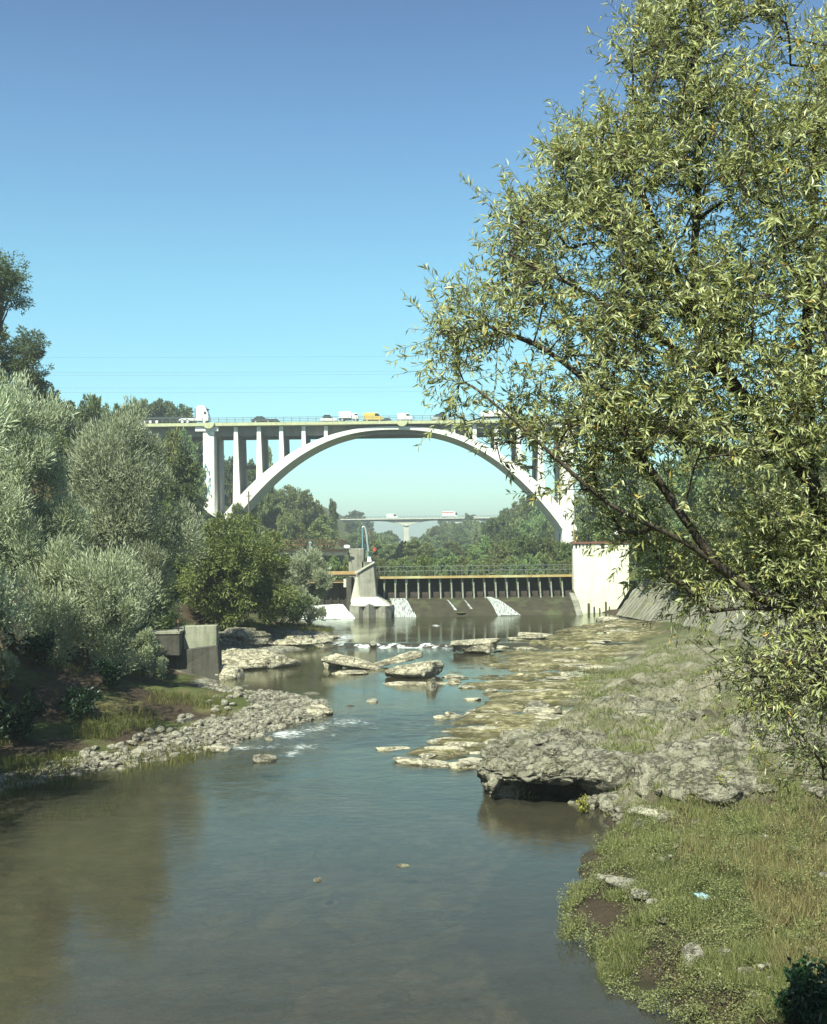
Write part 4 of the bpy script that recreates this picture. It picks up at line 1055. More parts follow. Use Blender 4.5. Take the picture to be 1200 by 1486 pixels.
# ------------------------------------------------------------------ far woods: prototypes and copies
PROTO = []
for k, (st_, lf, h, r_, nl) in enumerate((('round', 'leaf_wood', 12, 5.2, 12), ('round', 'leaf_dark', 12, 4.8, 12), ('tall', 'leaf_wood', 15, 4.2, 12), ('round', 'leaf_green', 10, 5.0, 11), ('willow', 'leaf_wood', 11, 4.6, 12), ('tall', 'leaf_dark', 16, 3.9, 12))):
    pr_ = grow_tree(100 + k, h, r_, .16, nl, 9, 52, .62, .34, st_)
    t = tree_thing('tree', 'x', 'tree', pr_, (0, 0, 0), leaf=lf)
    PROTO.append([t, h, r_, False])
rt = random.Random(4)
def wood_row(kinds, rows, label, group, jit=0., name=None):
    for (px, y, top, half) in rows:
        pr_ = PROTO[rt.choice(kinds)]
        src = None if not pr_[3] else pr_[0]
        put_tree(pr_[0], px + rt.uniform(-jit, jit), y, top, half, pr_[1], pr_[2], rt.uniform(0, 6.28), label, group, -.8, src); pr_[3] = True

def prof(pts, px): return float(np.interp(px, [p[0] for p in pts], [p[1] for p in pts]))
# left hillside, dark trees above the willows and beside the bridge
TOPL = [(60, 560), (85, 572), (110, 582), (140, 570), (165, 588), (190, 580), (205, 574), (235, 584), (250, 574), (275, 598), (290, 618)]
wood_row([1, 3, 1, 0], [(px, rt.uniform(118, 150) if px < 205 else rt.uniform(246, 270), prof(TOPL, px) + rt.uniform(-3, 8), rt.uniform(20, 30)) for px in range(66, 300, 16)], 'dark tree of the skyline row on the left hillside, left of the bridge', 'skyline trees on the left hillside')
wood_row([1, 0, 5], [(px, rt.uniform(108, 118), prof(TOPL, px) + rt.uniform(46, 75), rt.uniform(20, 28)) for px in range(90, 285, 22)], 'dark tree below the skyline row on the left hillside', 'lower trees on the left hillside')
wood_row([1, 0], [(px, rt.uniform(185, 215), top, 20) for px, top in ((238, 640), (255, 622), (272, 628), (284, 668), (262, 690), (283, 715))], 'dark tree crowding the left bridge pier from its left side', 'trees beside the left bridge pier')
wood_row([3, 0], [(px, rt.uniform(180, 205), top, 22) for px, top in ((300, 772), (330, 776), (362, 772), (392, 778), (420, 785))], 'green tree standing in front of the left arch foot', 'trees below the left arch foot')
# behind the left columns and under the arch
TOPA = [(300, 690), (330, 665), (345, 680), (380, 712), (400, 700), (420, 702), (440, 708), (455, 722), (470, 738), (482, 756), (495, 790)]
wood_row([1, 0], [(px, rt.uniform(255, 285), 655 + rt.uniform(0, 22), 15) for px in (318, 334, 350, 368, 386)], 'dark tree seen between the left columns of the arch bridge', 'trees between the left columns')
wood_row([0, 2, 3], [(px, rt.uniform(270, 320), prof(TOPA, px) + rt.uniform(-2, 6), rt.uniform(19, 26)) for px in range(352, 486, 15)], 'green tree on the hillside under the left half of the arch', 'trees on the hillside under the left of the arch')
wood_row([0, 3, 4], [(px, rt.uniform(215, 250), prof(TOPA, px) + rt.uniform(26, 56), rt.uniform(17, 25)) for px in range(345, 500, 17)], 'green tree lower on the slope under the left half of the arch', 'lower trees under the left of the arch')
wood_row([5], [(484, 300, 724, 9)], 'small lone tree standing against the sky right of the left hillside', None)
# valley floor behind the dam, below the far bridge
TOPV = [(488, 770), (500, 756), (512, 741), (524, 742), (535, 757), (552, 760), (565, 766), (578, 773), (592, 778), (605, 772), (620, 763), (640, 754), (660, 752), (680, 747), (700, 752), (720, 744), (735, 735), (750, 722), (775, 716), (800, 716)]
wood_row([1, 5], [(px, rt.uniform(622, 660), top, 8) for px, top in ((506, 747), (514, 740), (524, 742), (536, 755), (640, 751), (655, 753))], 'dark distant tree just behind the far girder bridge', 'trees behind the far girder bridge')
wood_row([0, 2, 1, 4], [(px, rt.uniform(480, 575), prof(TOPV, px) + rt.uniform(4, 9) + (9 if px < 560 else 0), rt.uniform(9, 13)) for px in list(range(492, 580, 9)) + list(range(602, 720, 9))], 'hazy distant tree in front of the far girder bridge', 'trees in front of the far girder bridge')
wood_row([5], [(680, 570, 745, 9)], 'distant dark tree whose top hides part of the far bridge deck', None)
wood_row([0, 1, 2, 4], [(px, rt.uniform(380, 450), max(prof(TOPV, px) + 16, 776) + rt.uniform(-4, 6), rt.uniform(12, 17)) for px in range(488, 730, 12)], 'tree in the middle distance of the valley between the bridges', 'trees in the valley between the bridges')
wood_row([1, 0, 2], [(px, rt.uniform(300, 360), prof(TOPV, px) + rt.uniform(0, 6), rt.uniform(15, 21)) for px in range(712, 860, 12)], 'tall tree on the right hillside behind the right half of the arch', 'trees on the right hillside behind the arch')
wood_row([1, 0, 4], [(px, rt.uniform(250, 290), prof(TOPV, px) + rt.uniform(28, 46), rt.uniform(16, 22)) for px in range(690, 850, 15)], 'tree lower on the right hillside behind the arch', 'lower trees on the right hillside behind the arch')
wood_row([0, 3, 4, 2], [(px, rt.uniform(215, 300), 790 + rt.uniform(-7, 8), rt.uniform(15, 21)) for px in range(545, 700, 14)], 'rounded green tree on the reservoir shore behind the dam', 'trees on the shore behind the dam')
wood_row([0, 3, 1], [(px, rt.uniform(160, 200), 782 + rt.uniform(-10, 8), rt.uniform(17, 24)) for px in range(690, 850, 17)], 'dark rounded tree on the near right shore behind the dam gates', 'trees behind the right part of the dam')
wood_row([3, 0, 4], [(px, rt.uniform(130, 160), 808 + rt.uniform(-6, 7), rt.uniform(15, 21)) for px in range(548, 850, 16)], 'low bushy tree right behind the dam walkway', 'bushes right behind the dam')
wood_row([0, 3], [(px, rt.uniform(122, 140), 806 + rt.uniform(-8, 6), 16) for px in (405, 425, 447, 466, 486, 506, 526)], 'low tree behind the left sluice walkways', 'trees behind the sluice')
# right hillside behind the willow
wood_row([1, 0, 2, 3], [(px, rt.uniform(105, 190), 640 + rt.uniform(-50, 60) - max(0, px - 1250) * .12, rt.uniform(34, 48)) for px in range(1010, 1900, 34)], 'tree on the upper right hillside, mostly hidden by the willow', 'trees high on the right hillside')
wood_row([1, 0, 5, 2], [(px, rt.uniform(150, 210), 672 + rt.uniform(-25, 15), rt.uniform(26, 34)) for px in range(862, 1260, 26)], 'dark tree on the right hillside glimpsed through the willow', 'trees on the right hillside behind the willow')
wood_row([1, 0, 3], [(px, rt.uniform(112, 140), 762 + rt.uniform(-15, 12), rt.uniform(26, 34)) for px in range(856, 1270, 27)], 'low dark tree above the stone retaining wall', 'trees above the stone retaining wall')
wood_row([0, 3, 1], [(px, y, 800 + rt.uniform(-20, 10), rt.uniform(40, 60)) for px, y in ((960, 98), (1010, 90), (1070, 84), (1130, 74), (1190, 66), (1250, 60), (1310, 52))], 'bushy tree crowning the stone retaining wall', 'bushes on top of the stone retaining wall')
for p_ in PROTO:
    if not p_[3]:
        for c_ in list(p_[0].children): bpy.data.objects.remove(c_)
        bpy.data.objects.remove(p_[0])

# ------------------------------------------------------------------ the big willow on the right
def big_willow():
    SC = .66           # the whole tree stands this much nearer than first surveyed
    rng = np.random.default_rng(99)
    CROWN = [(1010, -60), (900, 25), (872, 95), (885, 150), (792, 188), (770, 225), (778, 262), (722, 288), (690, 318), (655, 392), (632, 448), (602, 492), (606, 520), (640, 548), (628, 590), (632, 640), (690, 680), (740, 722), (800, 738), (838, 735), (850, 770), (880, 810), (930, 830), (985, 850), (1040, 830), (1110, 860), (1200, 850), (1560, 900), (1600, -60)]
    LOW = [(940, 800), (905, 745), (930, 850), (1000, 905), (1030, 960), (1010, 1000), (1060, 1040), (1120, 1080), (1200, 1160), (1420, 1160), (1420, 800)]
    def sample(poly, n, ydep, zlo=.25):
        P = np.array(poly, float); lo, hi = P.min(0), P.max(0); out = []
        while len(out) < n:
            q = rng.uniform(lo, hi, (4000, 2)); d = poly_sdf(poly, q[:, 0], q[:, 1])
            q = q[d > 24]; d = d[d > 24]
            # denser inside the view, thinner beyond the right edge, some gaps
            keep = rng.random(len(q)) < np.where(q[:, 0] > 1260, .35, 1.)
            gap = vnoise(np.stack([q[:, 0] / 70, q[:, 1] / 70, 0 * d], 1), 8)
            keep &= rng.random(len(q)) < np.clip(.72 + gap * 1.8, .05, 1)
            keep &= ~((q[:, 0] < 860) & (q[:, 1] > 575) & (rng.random(len(q)) < .45))
            for (x, y), dd, k in zip(q, d, keep):
                if not k: continue
                hd = min(1.3, .12 + dd * .008)
                yy_ = ydep + (x - 1000) * .0006 + rng.uniform(-1, 1) * hd
                out.append(at(x, y, yy_ * SC)[:])
                if len(out) >= n: break
        return np.array(out)
    base = at(1300, 1000, 12.6 * SC); bx_, by_ = base.x, 12.6 * SC; bz_ = ground_z(bx_, by_) - .3
    limbs_px = [
        [(1296, 1250, 12.6), (1275, 1050, 12.6), (1245, 920, 12.5), (1215, 800, 12.5), (1180, 700, 12.5), (1110, 610, 12.5), (1050, 545, 12.5), (1010, 470, 12.5), (1000, 440, 12.5)],
        [(1000, 440, 12.5), (985, 400, 12.5), (955, 340, 12.4), (925, 270, 12.3), (905, 200, 12.2)],
        [(1000, 440, 12.5), (1003, 380, 12.6), (1012, 300, 12.7), (1015, 180, 12.7), (1005, 60, 12.7)],
        [(1000, 440, 12.5), (970, 425, 12.2), (930, 380, 12.0), (880, 330, 11.9), (840, 270, 11.8)],
        [(1010, 470, 12.5), (1060, 467, 12.8), (1110, 440, 13.0), (1150, 380, 13.1)],
        [(1050, 545, 12.5), (1000, 520, 12.0), (940, 480, 11.6), (880, 440, 11.4), (800, 400, 11.4), (740, 370, 11.5)],
        [(1180, 700, 12.5), (1175, 600, 12.9), (1170, 450, 13.0), (1180, 300, 13.0), (1190, 150, 12.9), (1200, 0, 12.8)],
        [(1245, 920, 12.5), (1200, 888, 12.2), (1121, 884, 12.0), (1065, 842, 11.8), (1030, 807, 11.7), (985, 782, 11.6), (930, 755, 11.5), (880, 735, 11.4), (845, 700, 11.4), (800, 660, 11.3), (760, 620, 11.3), (710, 580, 11.4)],
        [(1030, 807, 11.7), (985, 740, 11.6), (950, 690, 11.6), (900, 620, 11.6), (860, 560, 11.6), (800, 510, 11.6), (730, 480, 11.7), (680, 460, 11.7)],
        [(1121, 884, 12.0), (1080, 880, 11.9), (1037, 886, 11.8), (1002, 898, 11.7), (965, 906, 11.6), (925, 907, 11.6)],
        [(1245, 920, 12.5), (1200, 893, 12.0), (1165, 905, 11.7), (1140, 925, 11.6), (1118, 927, 11.6)],
        [(1037, 886, 11.8), (1010, 870, 11.8), (980, 850, 11.8), (965, 825, 11.8)],
        [(1275, 1050, 12.6), (1200, 995, 12.0), (1150, 985, 11.8), (1070, 982, 11.7), (1010, 1005, 11.6)],
        [(1296, 1250, 12.6), (1240, 1140, 12.2), (1180, 1125, 11.9), (1110, 1120, 11.8), (1070, 1118, 11.8)],
        [(1070, 982, 11.7), (1040, 960, 11.7), (1000, 930, 11.7)],
    ]
    pos = [np.array([bx_, by_, bz_])]; par = [-1]
    def add_path(pts):
        # join the start to the nearest node already there
        P = [np.array(at(p[0], p[1], p[2] * SC)[:]) for p in pts]
        Q = np.array(pos); i = int(np.argmin(((Q - P[0]) ** 2).sum(1)))
        # smooth by subdividing
        pts_ = [P[0]]
        for a, b in zip(P[:-1], P[1:]):
            n = max(1, int(np.linalg.norm(b - a) / .10))
            for k in range(1, n + 1): pts_.append(a + (b - a) * k / n)
        Pn = np.array(pts_)
        for _ in range(4): Pn[1:-1] = (Pn[:-2] + 2 * Pn[1:-1] + Pn[2:]) / 4
        Pn[1:] += fbm(Pn[1:] * 2.2, 3, 4)[:, None] * np.array([[.035, .035, -.03]])
        prev = i
        for p in Pn:
            pos.append(p); par.append(prev); prev = len(pos) - 1
    for l in limbs_px: add_path(l)
    n_limb = len(pos)
    att = np.concatenate([sample(CROWN, 2950, 12.2), sample(LOW, 620, 12.1)])
    Q = np.array(pos); d0 = np.array([((Q - a) ** 2).sum(1).min() for a in att])
    att = att[np.argsort(d0)]
    cap = 60000; PA = np.zeros((cap, 3)); PA[:len(pos)] = Q; cnt = len(pos)
    depth = np.zeros(cap)
    for i in range(1, cnt): depth[i] = depth[par[i]] + np.linalg.norm(PA[i] - PA[par[i]])
    tips = []
    for a in att:
        dv = a - PA[:cnt]; d = np.sqrt((dv ** 2).sum(1))
        # twigs climb: reaching downwards costs more
        cost = d + .12 * depth[:cnt] + np.maximum(0, -dv[:, 2]) * .5
        i = int(np.argmin(cost)); L = d[i]
        n = max(1, int(L / .09)); s = PA[i].copy(); prev = i
        side = rng.normal(size=3) * .06 * L + np.array([0, 0, .10 * L])
        for k in range(1, n + 1):
            u = k / n; p = s + (a - s) * u + side * math.sin(u * math.pi) * .6
            PA[cnt] = p; par.append(prev); depth[cnt] = depth[prev] + L / n; prev = cnt; cnt += 1
        tips.append(prev)
    PA = PA[:cnt]; par_ = np.array(par)
    load = np.zeros(cnt); load[tips] = 1
    for i in range(cnt - 1, 0, -1): load[par_[i]] += load[i]
    rad = .0025 * np.maximum(load, 1) ** .44
    rad[0] = rad[1] * 1.25
    ch = np.arange(1, cnt)
    Wv, Wf = tubes_vf(PA[par_[ch]], PA[ch], np.minimum(rad[par_[ch]], rad[ch] * 1.35), rad[ch], 5)
    # leafy shoots at every twig end
    LP, LD, LL, SA, SB, SR = [], [], [], [], [], []
    for t in tips:
        p = PA[t]; pd = p - PA[par_[t]]; pd /= np.linalg.norm(pd) + 1e-9
        inner = p[2] < at(1000, 850, 12 * SC).z
        for s in range(2 + (rng.random() < .35) if not inner else 2):
            if s: q = t; hops = rng.integers(0, 5)
            else: q = t; hops = 0
            for _ in range(hops): q = par_[q] if par_[q] > 0 else q
            o = PA[q]
            d = pd * .7 + rng.normal(size=3) * .62 + np.array([-.12, 0, .42 if not inner else -.25]); d /= np.linalg.norm(d)
            Ls = rng.uniform(.16, .46); nseg = 5; bend = rng.normal(size=3) * .18 + np.array([0, 0, -.14])
            pts = [o]
            for k in range(nseg):
                d = d + bend / nseg * 1.2; d /= np.linalg.norm(d); pts.append(pts[-1] + d * Ls / nseg)
            pts = np.array(pts)
            SA += list(pts[:-1]); SB += list(pts[1:]); SR += [.0024 - .0003 * k for k in range(nseg)]
            m_ = int(Ls * 50) + 3
            if inner: m_ = m_ // 2
            u = rng.uniform(.05, 1, m_) * nseg; i = np.minimum(u.astype(int), nseg - 1); f = (u - i)[:, None]
            lp = pts[i] * (1 - f) + pts[i + 1] * f; ax = unit(pts[i + 1] - pts[i])
            r = rng.normal(size=(m_, 3)); out = unit(np.cross(ax, r))
            LP.append(lp); LD.append(ax * .65 + out * .75 + np.array([0, 0, -.18])); LL.append(rng.uniform(.030, .082, m_))
    LP = np.concatenate(LP); LD = np.concatenate(LD); LL = np.concatenate(LL)
    sv, sf = tubes_vf(np.array(SA), np.array(SB), np.array(SR), np.array(SR) * .85, 3)
    lv, lf = leaf_vf(LP, LD, LL, LL * .21 * rng.uniform(.8, 1.25, len(LL)), rng, .22, bias=np.array([[-.55, -.75, .8]]))
    print('willow nodes', cnt, 'leaves', len(LL))
    t = thing('willow_tree', 'large foreground willow with yellow-green leaves filling the right side', 'tree', (bx_, by_, bz_))
    off = np.array([bx_, by_, bz_])
    V = np.concatenate([Wv, sv]); F = [Wf, sf + len(Wv)]
    mesh_np('trunk', V - off, F, M['bark_dark'], t, smooth=True)
    mesh_np('crown', lv - off, lf, M['leaf_willow'], t)
big_willow()

# ------------------------------------------------------------------ rocks
def ico(sub):
    b = bmesh.new(); bmesh.ops.create_icosphere(b, subdivisions=sub, radius=1)
    V = np.array([v.co[:] for v in b.verts]); F = np.array([[v.index for v in f.verts] for f in b.faces]); b.free()
    return V, F
ICO = {k: ico(k) for k in (2, 3, 4, 5, 6)}
def rock_mesh(seed, sx, sy, sz, sub=4, rough=.35, strata=.0, flat=1.0, power=.75, tiltx=0., tilty=0.):
    V, F = ICO[sub]; rng = np.random.default_rng(seed)
    P = np.sign(V) * np.abs(V) ** power
    sd = seed * 7
    d = 1 + fbm(V * 1.1 + seed, 3, sd) * rough * 1.1 + fbm(V * 3.1 + seed, 4, sd + 1) * rough * .5
    P = P * d[:, None]
    # chop with a few random planes for broken faces
    for k in range(7):
        n = rng.normal(size=3); n /= np.linalg.norm(n); c = rng.uniform(.62, .95)
        s = P @ n; over = np.maximum(0, s - c); P = P - over[:, None] * n * .85
    P = P * np.array([sx, sy, sz])
    sml = min(sx, sy, sz) if sub >= 4 else 0
    P = P + V * (fbm(P * 3.5 + seed, 4, sd + 3, .6) * sml * .22)[:, None]
    if strata:
        q = P[:, 2] / strata; P[:, 2] = (np.floor(q) + sstep(.25, .75, q - np.floor(q))) * strata
        P[:, :2] *= (1 + .10 * vnoise(np.stack([0 * q, 0 * q, np.floor(q)], 1), sd + 5))[:, None]
    if tiltx or tilty:
        P[:, 2] += P[:, 0] * tiltx + P[:, 1] * tilty
    return P, F
def rock(name, label, cat, px, py, z, sx, sy, sz, seed, mat='rock_pale', sub=4, group=None, rz=0., lift=0., **kw):
    c = on(px, py, z)
    P, F = rock_mesh(seed, sx, sy, sz, sub, **kw)
    o = mesh_np(name, P, F, M[mat], smooth=sub >= 4)
    o.location = (c.x, c.y + sy * .8, c.z + lift); o.rotation_euler = (0, 0, rz)
    return tag(o, label, cat, group)

# big slabs in mid river
rock('flat_rock', 'tilted pale slab with a dark undercut, left of the mid-river group', 'rock', 510, 972, .25, 1.75, .9, .30, 301, lift=.32, tiltx=-.17, strata=.16, power=.6)
rock('flat_rock', 'narrow pale slab leaning behind the big flat mid-river slab', 'rock', 579, 968, .25, 1.30, .7, .24, 302, lift=.38, tiltx=.22, strata=.14, power=.6)
rock('flat_rock', 'biggest flat pale slab of the mid-river group', 'rock', 598, 984, .25, 1.65, .85, .40, 303, lift=.30, tiltx=.06, strata=.2, power=.6)
rock('rock', 'low pale rock at the left tip of the mid-river slabs', 'rock', 484, 970, .25, .6, .6, .30, 304, lift=.12)
rock('flat_rock', 'low brown ledge in the water under the tilted slab', 'rock', 514, 979, .25, 1.0, .5, .16, 305, lift=.03)
rock('rock', 'small dark upright rock at the waterline before the biggest flat slab', 'rock', 626, 1001, .25, .28, .3, .42, 306, mat='rock', lift=.14)
rock('flat_rock', 'half-sunk pale ledge in front of the biggest flat slab', 'rock', 600, 994, .25, 1.25, .5, .14, 307, lift=.0)
rock('rock', 'long pale boulder with a dark right end beyond the mid-river slabs', 'rock', 688, 948, .3, 1.65, .9, .46, 308, lift=.32, tiltx=.05, strata=.22, power=.55)
rock('flat_rock', 'flat pale rock right of the long boulder, at the edge of the pool', 'rock', 762, 930, .45, 1.5, .7, .15, 309, lift=.10, power=.6)
rock('flat_rock', 'small flat dark-edged rock below the cream abutment', 'rock', 882, 902, .5, .9, .6, .22, 310, lift=.15, power=.6)
rock('rock', 'small round rock standing alone in the inlet pool', 'rock', 541, 1020, .22, .24, .2, .14, 311, mat='stone', sub=3, lift=.03)
rock('rock', 'dark wet rock in the rapids below the gravel bar', 'rock', 384, 1106, 0, .44, .3, .16, 312, mat='rock', lift=.03)
rock('rock', 'yellowish boulder at the outer tip of the gravel bar', 'rock', 460, 1040, .2, .55, .45, .32, 313, lift=.12, mat='rock_pale')
rock('rock', 'flat pale stone at the water edge below the gravel bar', 'rock', 312, 1091, 0, .42, .35, .12, 314, lift=.04)
rock('rock', 'tiny lone stone in the calm foreground water', 'rock', 461, 1279, 0, .09, .08, .05, 315, mat='stone', sub=3, lift=.0)
rock('rock', 'dark half-sunk stone in the calm water right of the tiny lone stone', 'rock', 586, 1259, -.02, .16, .12, .05, 316, mat='rock', sub=3, lift=.0)
rock('rock', 'little rock in the rapids beside the gravel bar', 'rock', 390, 1076, 0, .2, .18, .12, 318, mat='rock', sub=3, lift=.02)
rock('rock', 'small white rock sitting on the lip of the river step', 'rock', 541, 936, .45, .32, .25, .18, 319, mat='stone', sub=3, lift=.05)
# left bank ledges
rock('rock_ledge', 'broad cracked pale rock ledge right of the concrete wall block', 'rock', 362, 972, .25, 2.2, 2.0, .85, 320, lift=.05, strata=.3, power=.6, sub=5)
rock('rock_ledge', 'pale rock ledge beyond the broad cracked ledge, by the small willow', 'rock', 425, 942, .25, 2.6, 1.5, .62, 321, lift=.1, strata=.22, power=.55, sub=5)
rock('rock_ledge', 'low pale shelf reaching toward the river step on the left', 'rock', 460, 930, .4, 1.4, 1.0, .30, 322, lift=.1, strata=.2, power=.6)
rock('rock', 'rough boulder leaning on the concrete wall block from the right', 'rock', 330, 985, .25, .9, .8, .55, 323, lift=.1)
rock('rock_ledge', 'dark grooved rock between bush and wall block', 'rock', 350, 930, 1.0, 2.0, 1.2, .7, 324, lift=.0, strata=.25, mat='rock', sub=5)
rock('boulder', 'large smooth grey rounded boulder behind the concrete wall block', 'rock', 190, 948, .8, 1.35, 1.3, 2.35, 325, mat='rock', lift=.2, rough=.15)
rock('rock', 'mossy rubble heap at the left foot of the concrete wall block', 'rock', 210, 985, .4, .9, .8, .65, 326, lift=.1, mat='rock')

# right bank
def outcrop():
    """the overhanging conglomerate nose above the dark water"""
    V, F = ICO[6]
    P = np.sign(V) * np.abs(V) ** .62
    P = P * np.array([2.0, 2.5, .76])
    d = fbm(P * .8, 3, 401) * .42 + fbm(P * 2.1, 4, 402, .6) * .26 + np.abs(fbm(P * 4.5, 3, 403, .6)) * -.30 + fbm(P * 9., 2, 405, .6) * .07 - np.maximum(0, .10 - np.abs(fbm(P * np.array([.9, .9, 1.8]), 3, 406))) * 2.4
    P = P + V * d[:, None]
    # undercut: pull the lower front back, leave a toe on the left
    low = sstep(.25, -.35, P[:, 2]); front = sstep(.3, -1.6, P[:, 1])
    toe = np.exp(-((P[:, 0] + 1.75) / .55) ** 2)
    P[:, 1] += low * front * 2.1 * (1 - toe)
    P[:, 2] *= 1 - .28 * sstep(.2, -1.8, P[:, 0]) * (P[:, 2] > 0)
    P[:, 2] += np.maximum(P[:, 1], 0) * .10 + np.round(fbm(P * np.array([.7, .7, .2]), 3, 411) * 4) / 4 * .28 * (P[:, 2] > 0)
    q = P[:, 2] / .3; P[:, 2] = P[:, 2] * .6 + .4 * (np.floor(q) + sstep(.2, .8, q - np.floor(q))) * .3
    c = on(812, 1170, 0.)
    o = mesh_np('rock_outcrop', P, F, M['rock'], smooth=True)
    o.location = (c.x + .05, c.y + 2.3, .46); o.rotation_euler = (0, 0, -.08)
    tag(o, 'rough overhanging grey rock outcrop with a dark hollow over the brown water', 'rock')
outcrop()
rock('rock', 'jagged rock block at the left toe of the overhanging outcrop', 'rock', 738, 1158, .0, .55, .7, .42, 430, mat='rock', sub=5, lift=.18, strata=.2, power=.6)
rock('rock', 'tilted rock plate lying on top of the overhanging outcrop', 'rock', 765, 1100, .8, .75, .8, .28, 432, mat='rock', sub=5, lift=.20, strata=.16, tiltx=.15, power=.6)
rock('rock', 'broken rock step between the outcrop and the mossy boulder', 'rock', 985, 1145, .5, .8, .7, .5, 433, mat='rock', sub=5, lift=.05, strata=.2, power=.6)
rock('boulder', 'big rounded mossy boulder in the middle of the right bank', 'rock', 1040, 1150, .8, 1.75, 1.6, .95, 410, mat='rock', sub=6, lift=.15, rough=.3)
rock('boulder', 'broad rough rock hump above the overhanging outcrop', 'rock', 930, 1052, .8, 1.9, 1.7, .62, 411, mat='rock', sub=6, lift=.05, rough=.35, strata=.2)
rock('boulder', 'grey rock hump at the right edge under the hanging willow twigs', 'rock', 1150, 1090, 1.2, 1.7, 1.8, .9, 412, mat='rock', sub=5, lift=.0, rough=.3)
rock('boulder', 'rocky knob right of the overhanging outcrop', 'rock', 905, 1140, .5, 1.0, 1.1, .72, 413, mat='rock', sub=5, lift=.05)
rock('boulder', 'long low rock between the rock hump and the retaining wall', 'rock', 1090, 1010, 1.2, 2.2, 1.6, .6, 415, mat='rock', sub=5, lift=.0, strata=.2)
rock('flat_rock', 'small white wedge of rock propped at the edge of the flat ledges', 'rock', 800, 1040, .15, .5, .4, .26, 416, lift=.12, tiltx=.25)
rock('rock', 'dark rock behind the small white wedge of rock', 'rock', 778, 1030, .2, .5, .45, .2, 417, mat='rock', lift=.08)
rock('flat_rock', 'pale flat rock in the green plants below the outcrop', 'rock', 950, 1190, .35, .62, .4, .18, 418, mat='rock_pale', lift=.08, tiltx=-.1)
rock('flat_rock', 'pale stone lying flat in the cress near the water, left one', 'rock', 905, 1303, .25, .30, .28, .13, 419, mat='stone', lift=.20, tiltx=-.2)
rock('rock', 'smaller pale stone just right of the flat one in the cress', 'rock', 932, 1316, .25, .21, .17, .11, 420, mat='stone', lift=.18)
rock('rock', 'upright whitish stone at the edge of the cress in the foreground', 'rock', 1010, 1428, .02, .20, .16, .30, 421, mat='stone', lift=.26)
rock('rock', 'whitish flat stone at the bottom edge of the picture', 'rock', 1102, 1472, .05, .22, .14, .11, 422, mat='stone', lift=.24)
rock('rock', 'tiny white stone at the tip of the cress', 'rock', 826, 1331, .0, .05, .05, .04, 423, mat='stone', sub=3, lift=.02)
rock('rock', 'small stone in the shallow water right of the calm pool', 'rock', 950, 1421, .0, .05, .05, .03, 424, mat='stone', sub=3, lift=.01)
rg = on(1018, 1318, .35)
P, F = rock_mesh(431, .13, .11, .07, 4, rough=.6, power=.8)
o = mesh_np('plastic_bag', P, F, M['plastic_blue'], smooth=True); o.location = (rg.x, rg.y, ground_z(rg.x, rg.y) + .09)
tag(o, 'crumpled pale blue plastic bag lying in the cress', 'bag')

# flat slabs on the ledges in the shallow right half of the river
rs_ = random.Random(12)
protos = [rock_mesh(500 + k, 1.0, .62, .13, 3, rough=.4, power=.6) for k in range(5)]
pm = []
n_sl = 0
while n_sl < 95:
    px, py = rs_.uniform(520, 905), rs_.uniform(905, 1118)
    z = .25 if py < 1035 else .1
    if py < 925: z = .5
    c = on(px, py, z)
    if poly_sdf(SHELF, np.array([c.x]), np.array([c.y]))[0] < .6: continue
    k = n_sl % 5
    wl = float(water_level(np.array([c.x]), c.y))
    if n_sl < 5:
        o = mesh_np('ledge_rock', protos[k][0], protos[k][1], M['rock_pale']); pm.append(o)
    else:
        o = pm[k].copy(); col.objects.link(o)
    s = rs_.uniform(.25, .95) * (.6 + .4 * c.y / 60)
    o.location = (c.x, c.y, wl + rs_.uniform(-.05, .05)); o.scale = (s * rs_.uniform(.8, 1.6), s * rs_.uniform(.6, 1.0), rs_.uniform(.5, 1.1)); o.rotation_euler = (rs_.uniform(-.05, .05), rs_.uniform(-.05, .05), rs_.uniform(-.5, .5))
    tag(o, 'low flat yellowish slab among the shallow ledges right of midstream', 'rock', 'flat slabs on the shallow ledges'); n_sl += 1

# stones of the gravel bar: the larger ones one by one, the rest as gravel
sp = [rock_mesh(600 + k, 1.0, .85, .62, 2, rough=.35, power=.85) for k in range(6)]
BAR = [(10, 1142), (150, 1090), (250, 1058), (330, 1028), (400, 1010), (470, 1022), (476, 1040), (430, 1052), (350, 1078), (290, 1092), (200, 1108), (60, 1138)]
stone_src = []; n_st = 0
while n_st < 170:
    px, py = rs_.uniform(20, 478), rs_.uniform(1008, 1140)
    if poly_sdf(BAR, np.array([px]), np.array([py]))[0] < 0: continue
    if px < 190 and rs_.random() < .65: continue
    c = on(px, py, .1); z = ground_z(c.x, c.y)
    if z < -.12: continue
    if n_st < 6: o = mesh_np('stone', sp[n_st][0], sp[n_st][1], M['stone']); stone_src.append(o)
    else: o = stone_src[n_st % 6].copy(); col.objects.link(o)
    s = rs_.uniform(.10, .24) * (1.25 if px > 380 else 1)
    o.location = (c.x, c.y, z + s * .25); o.scale = (s, s, s * rs_.uniform(.7, 1.1)); o.rotation_euler = (rs_.uniform(-.3, .3), rs_.uniform(-.3, .3), rs_.uniform(0, 6.28))
    tag(o, 'rounded pale stone of the gravel bar on the left shore', 'stone', 'stones on the gravel bar'); n_st += 1
VV, FF = [], []; nv = 0; rq = np.random.default_rng(5)
V2, F2 = ICO[2][0], ICO[2][1]
b1 = bmesh.new(); bmesh.ops.create_icosphere(b1, subdivisions=1, radius=1); V1 = np.array([v.co[:] for v in b1.verts]); F1 = np.array([[v.index for v in f.verts] for f in b1.faces]); b1.free()
cp = rq.uniform([0, 1000], [485, 1146], (16000, 2))
cw = np.array([on(a, b, .1)[:2] for a, b in cp])
th, ti = terrain(cw[:, 0], cw[:, 1])
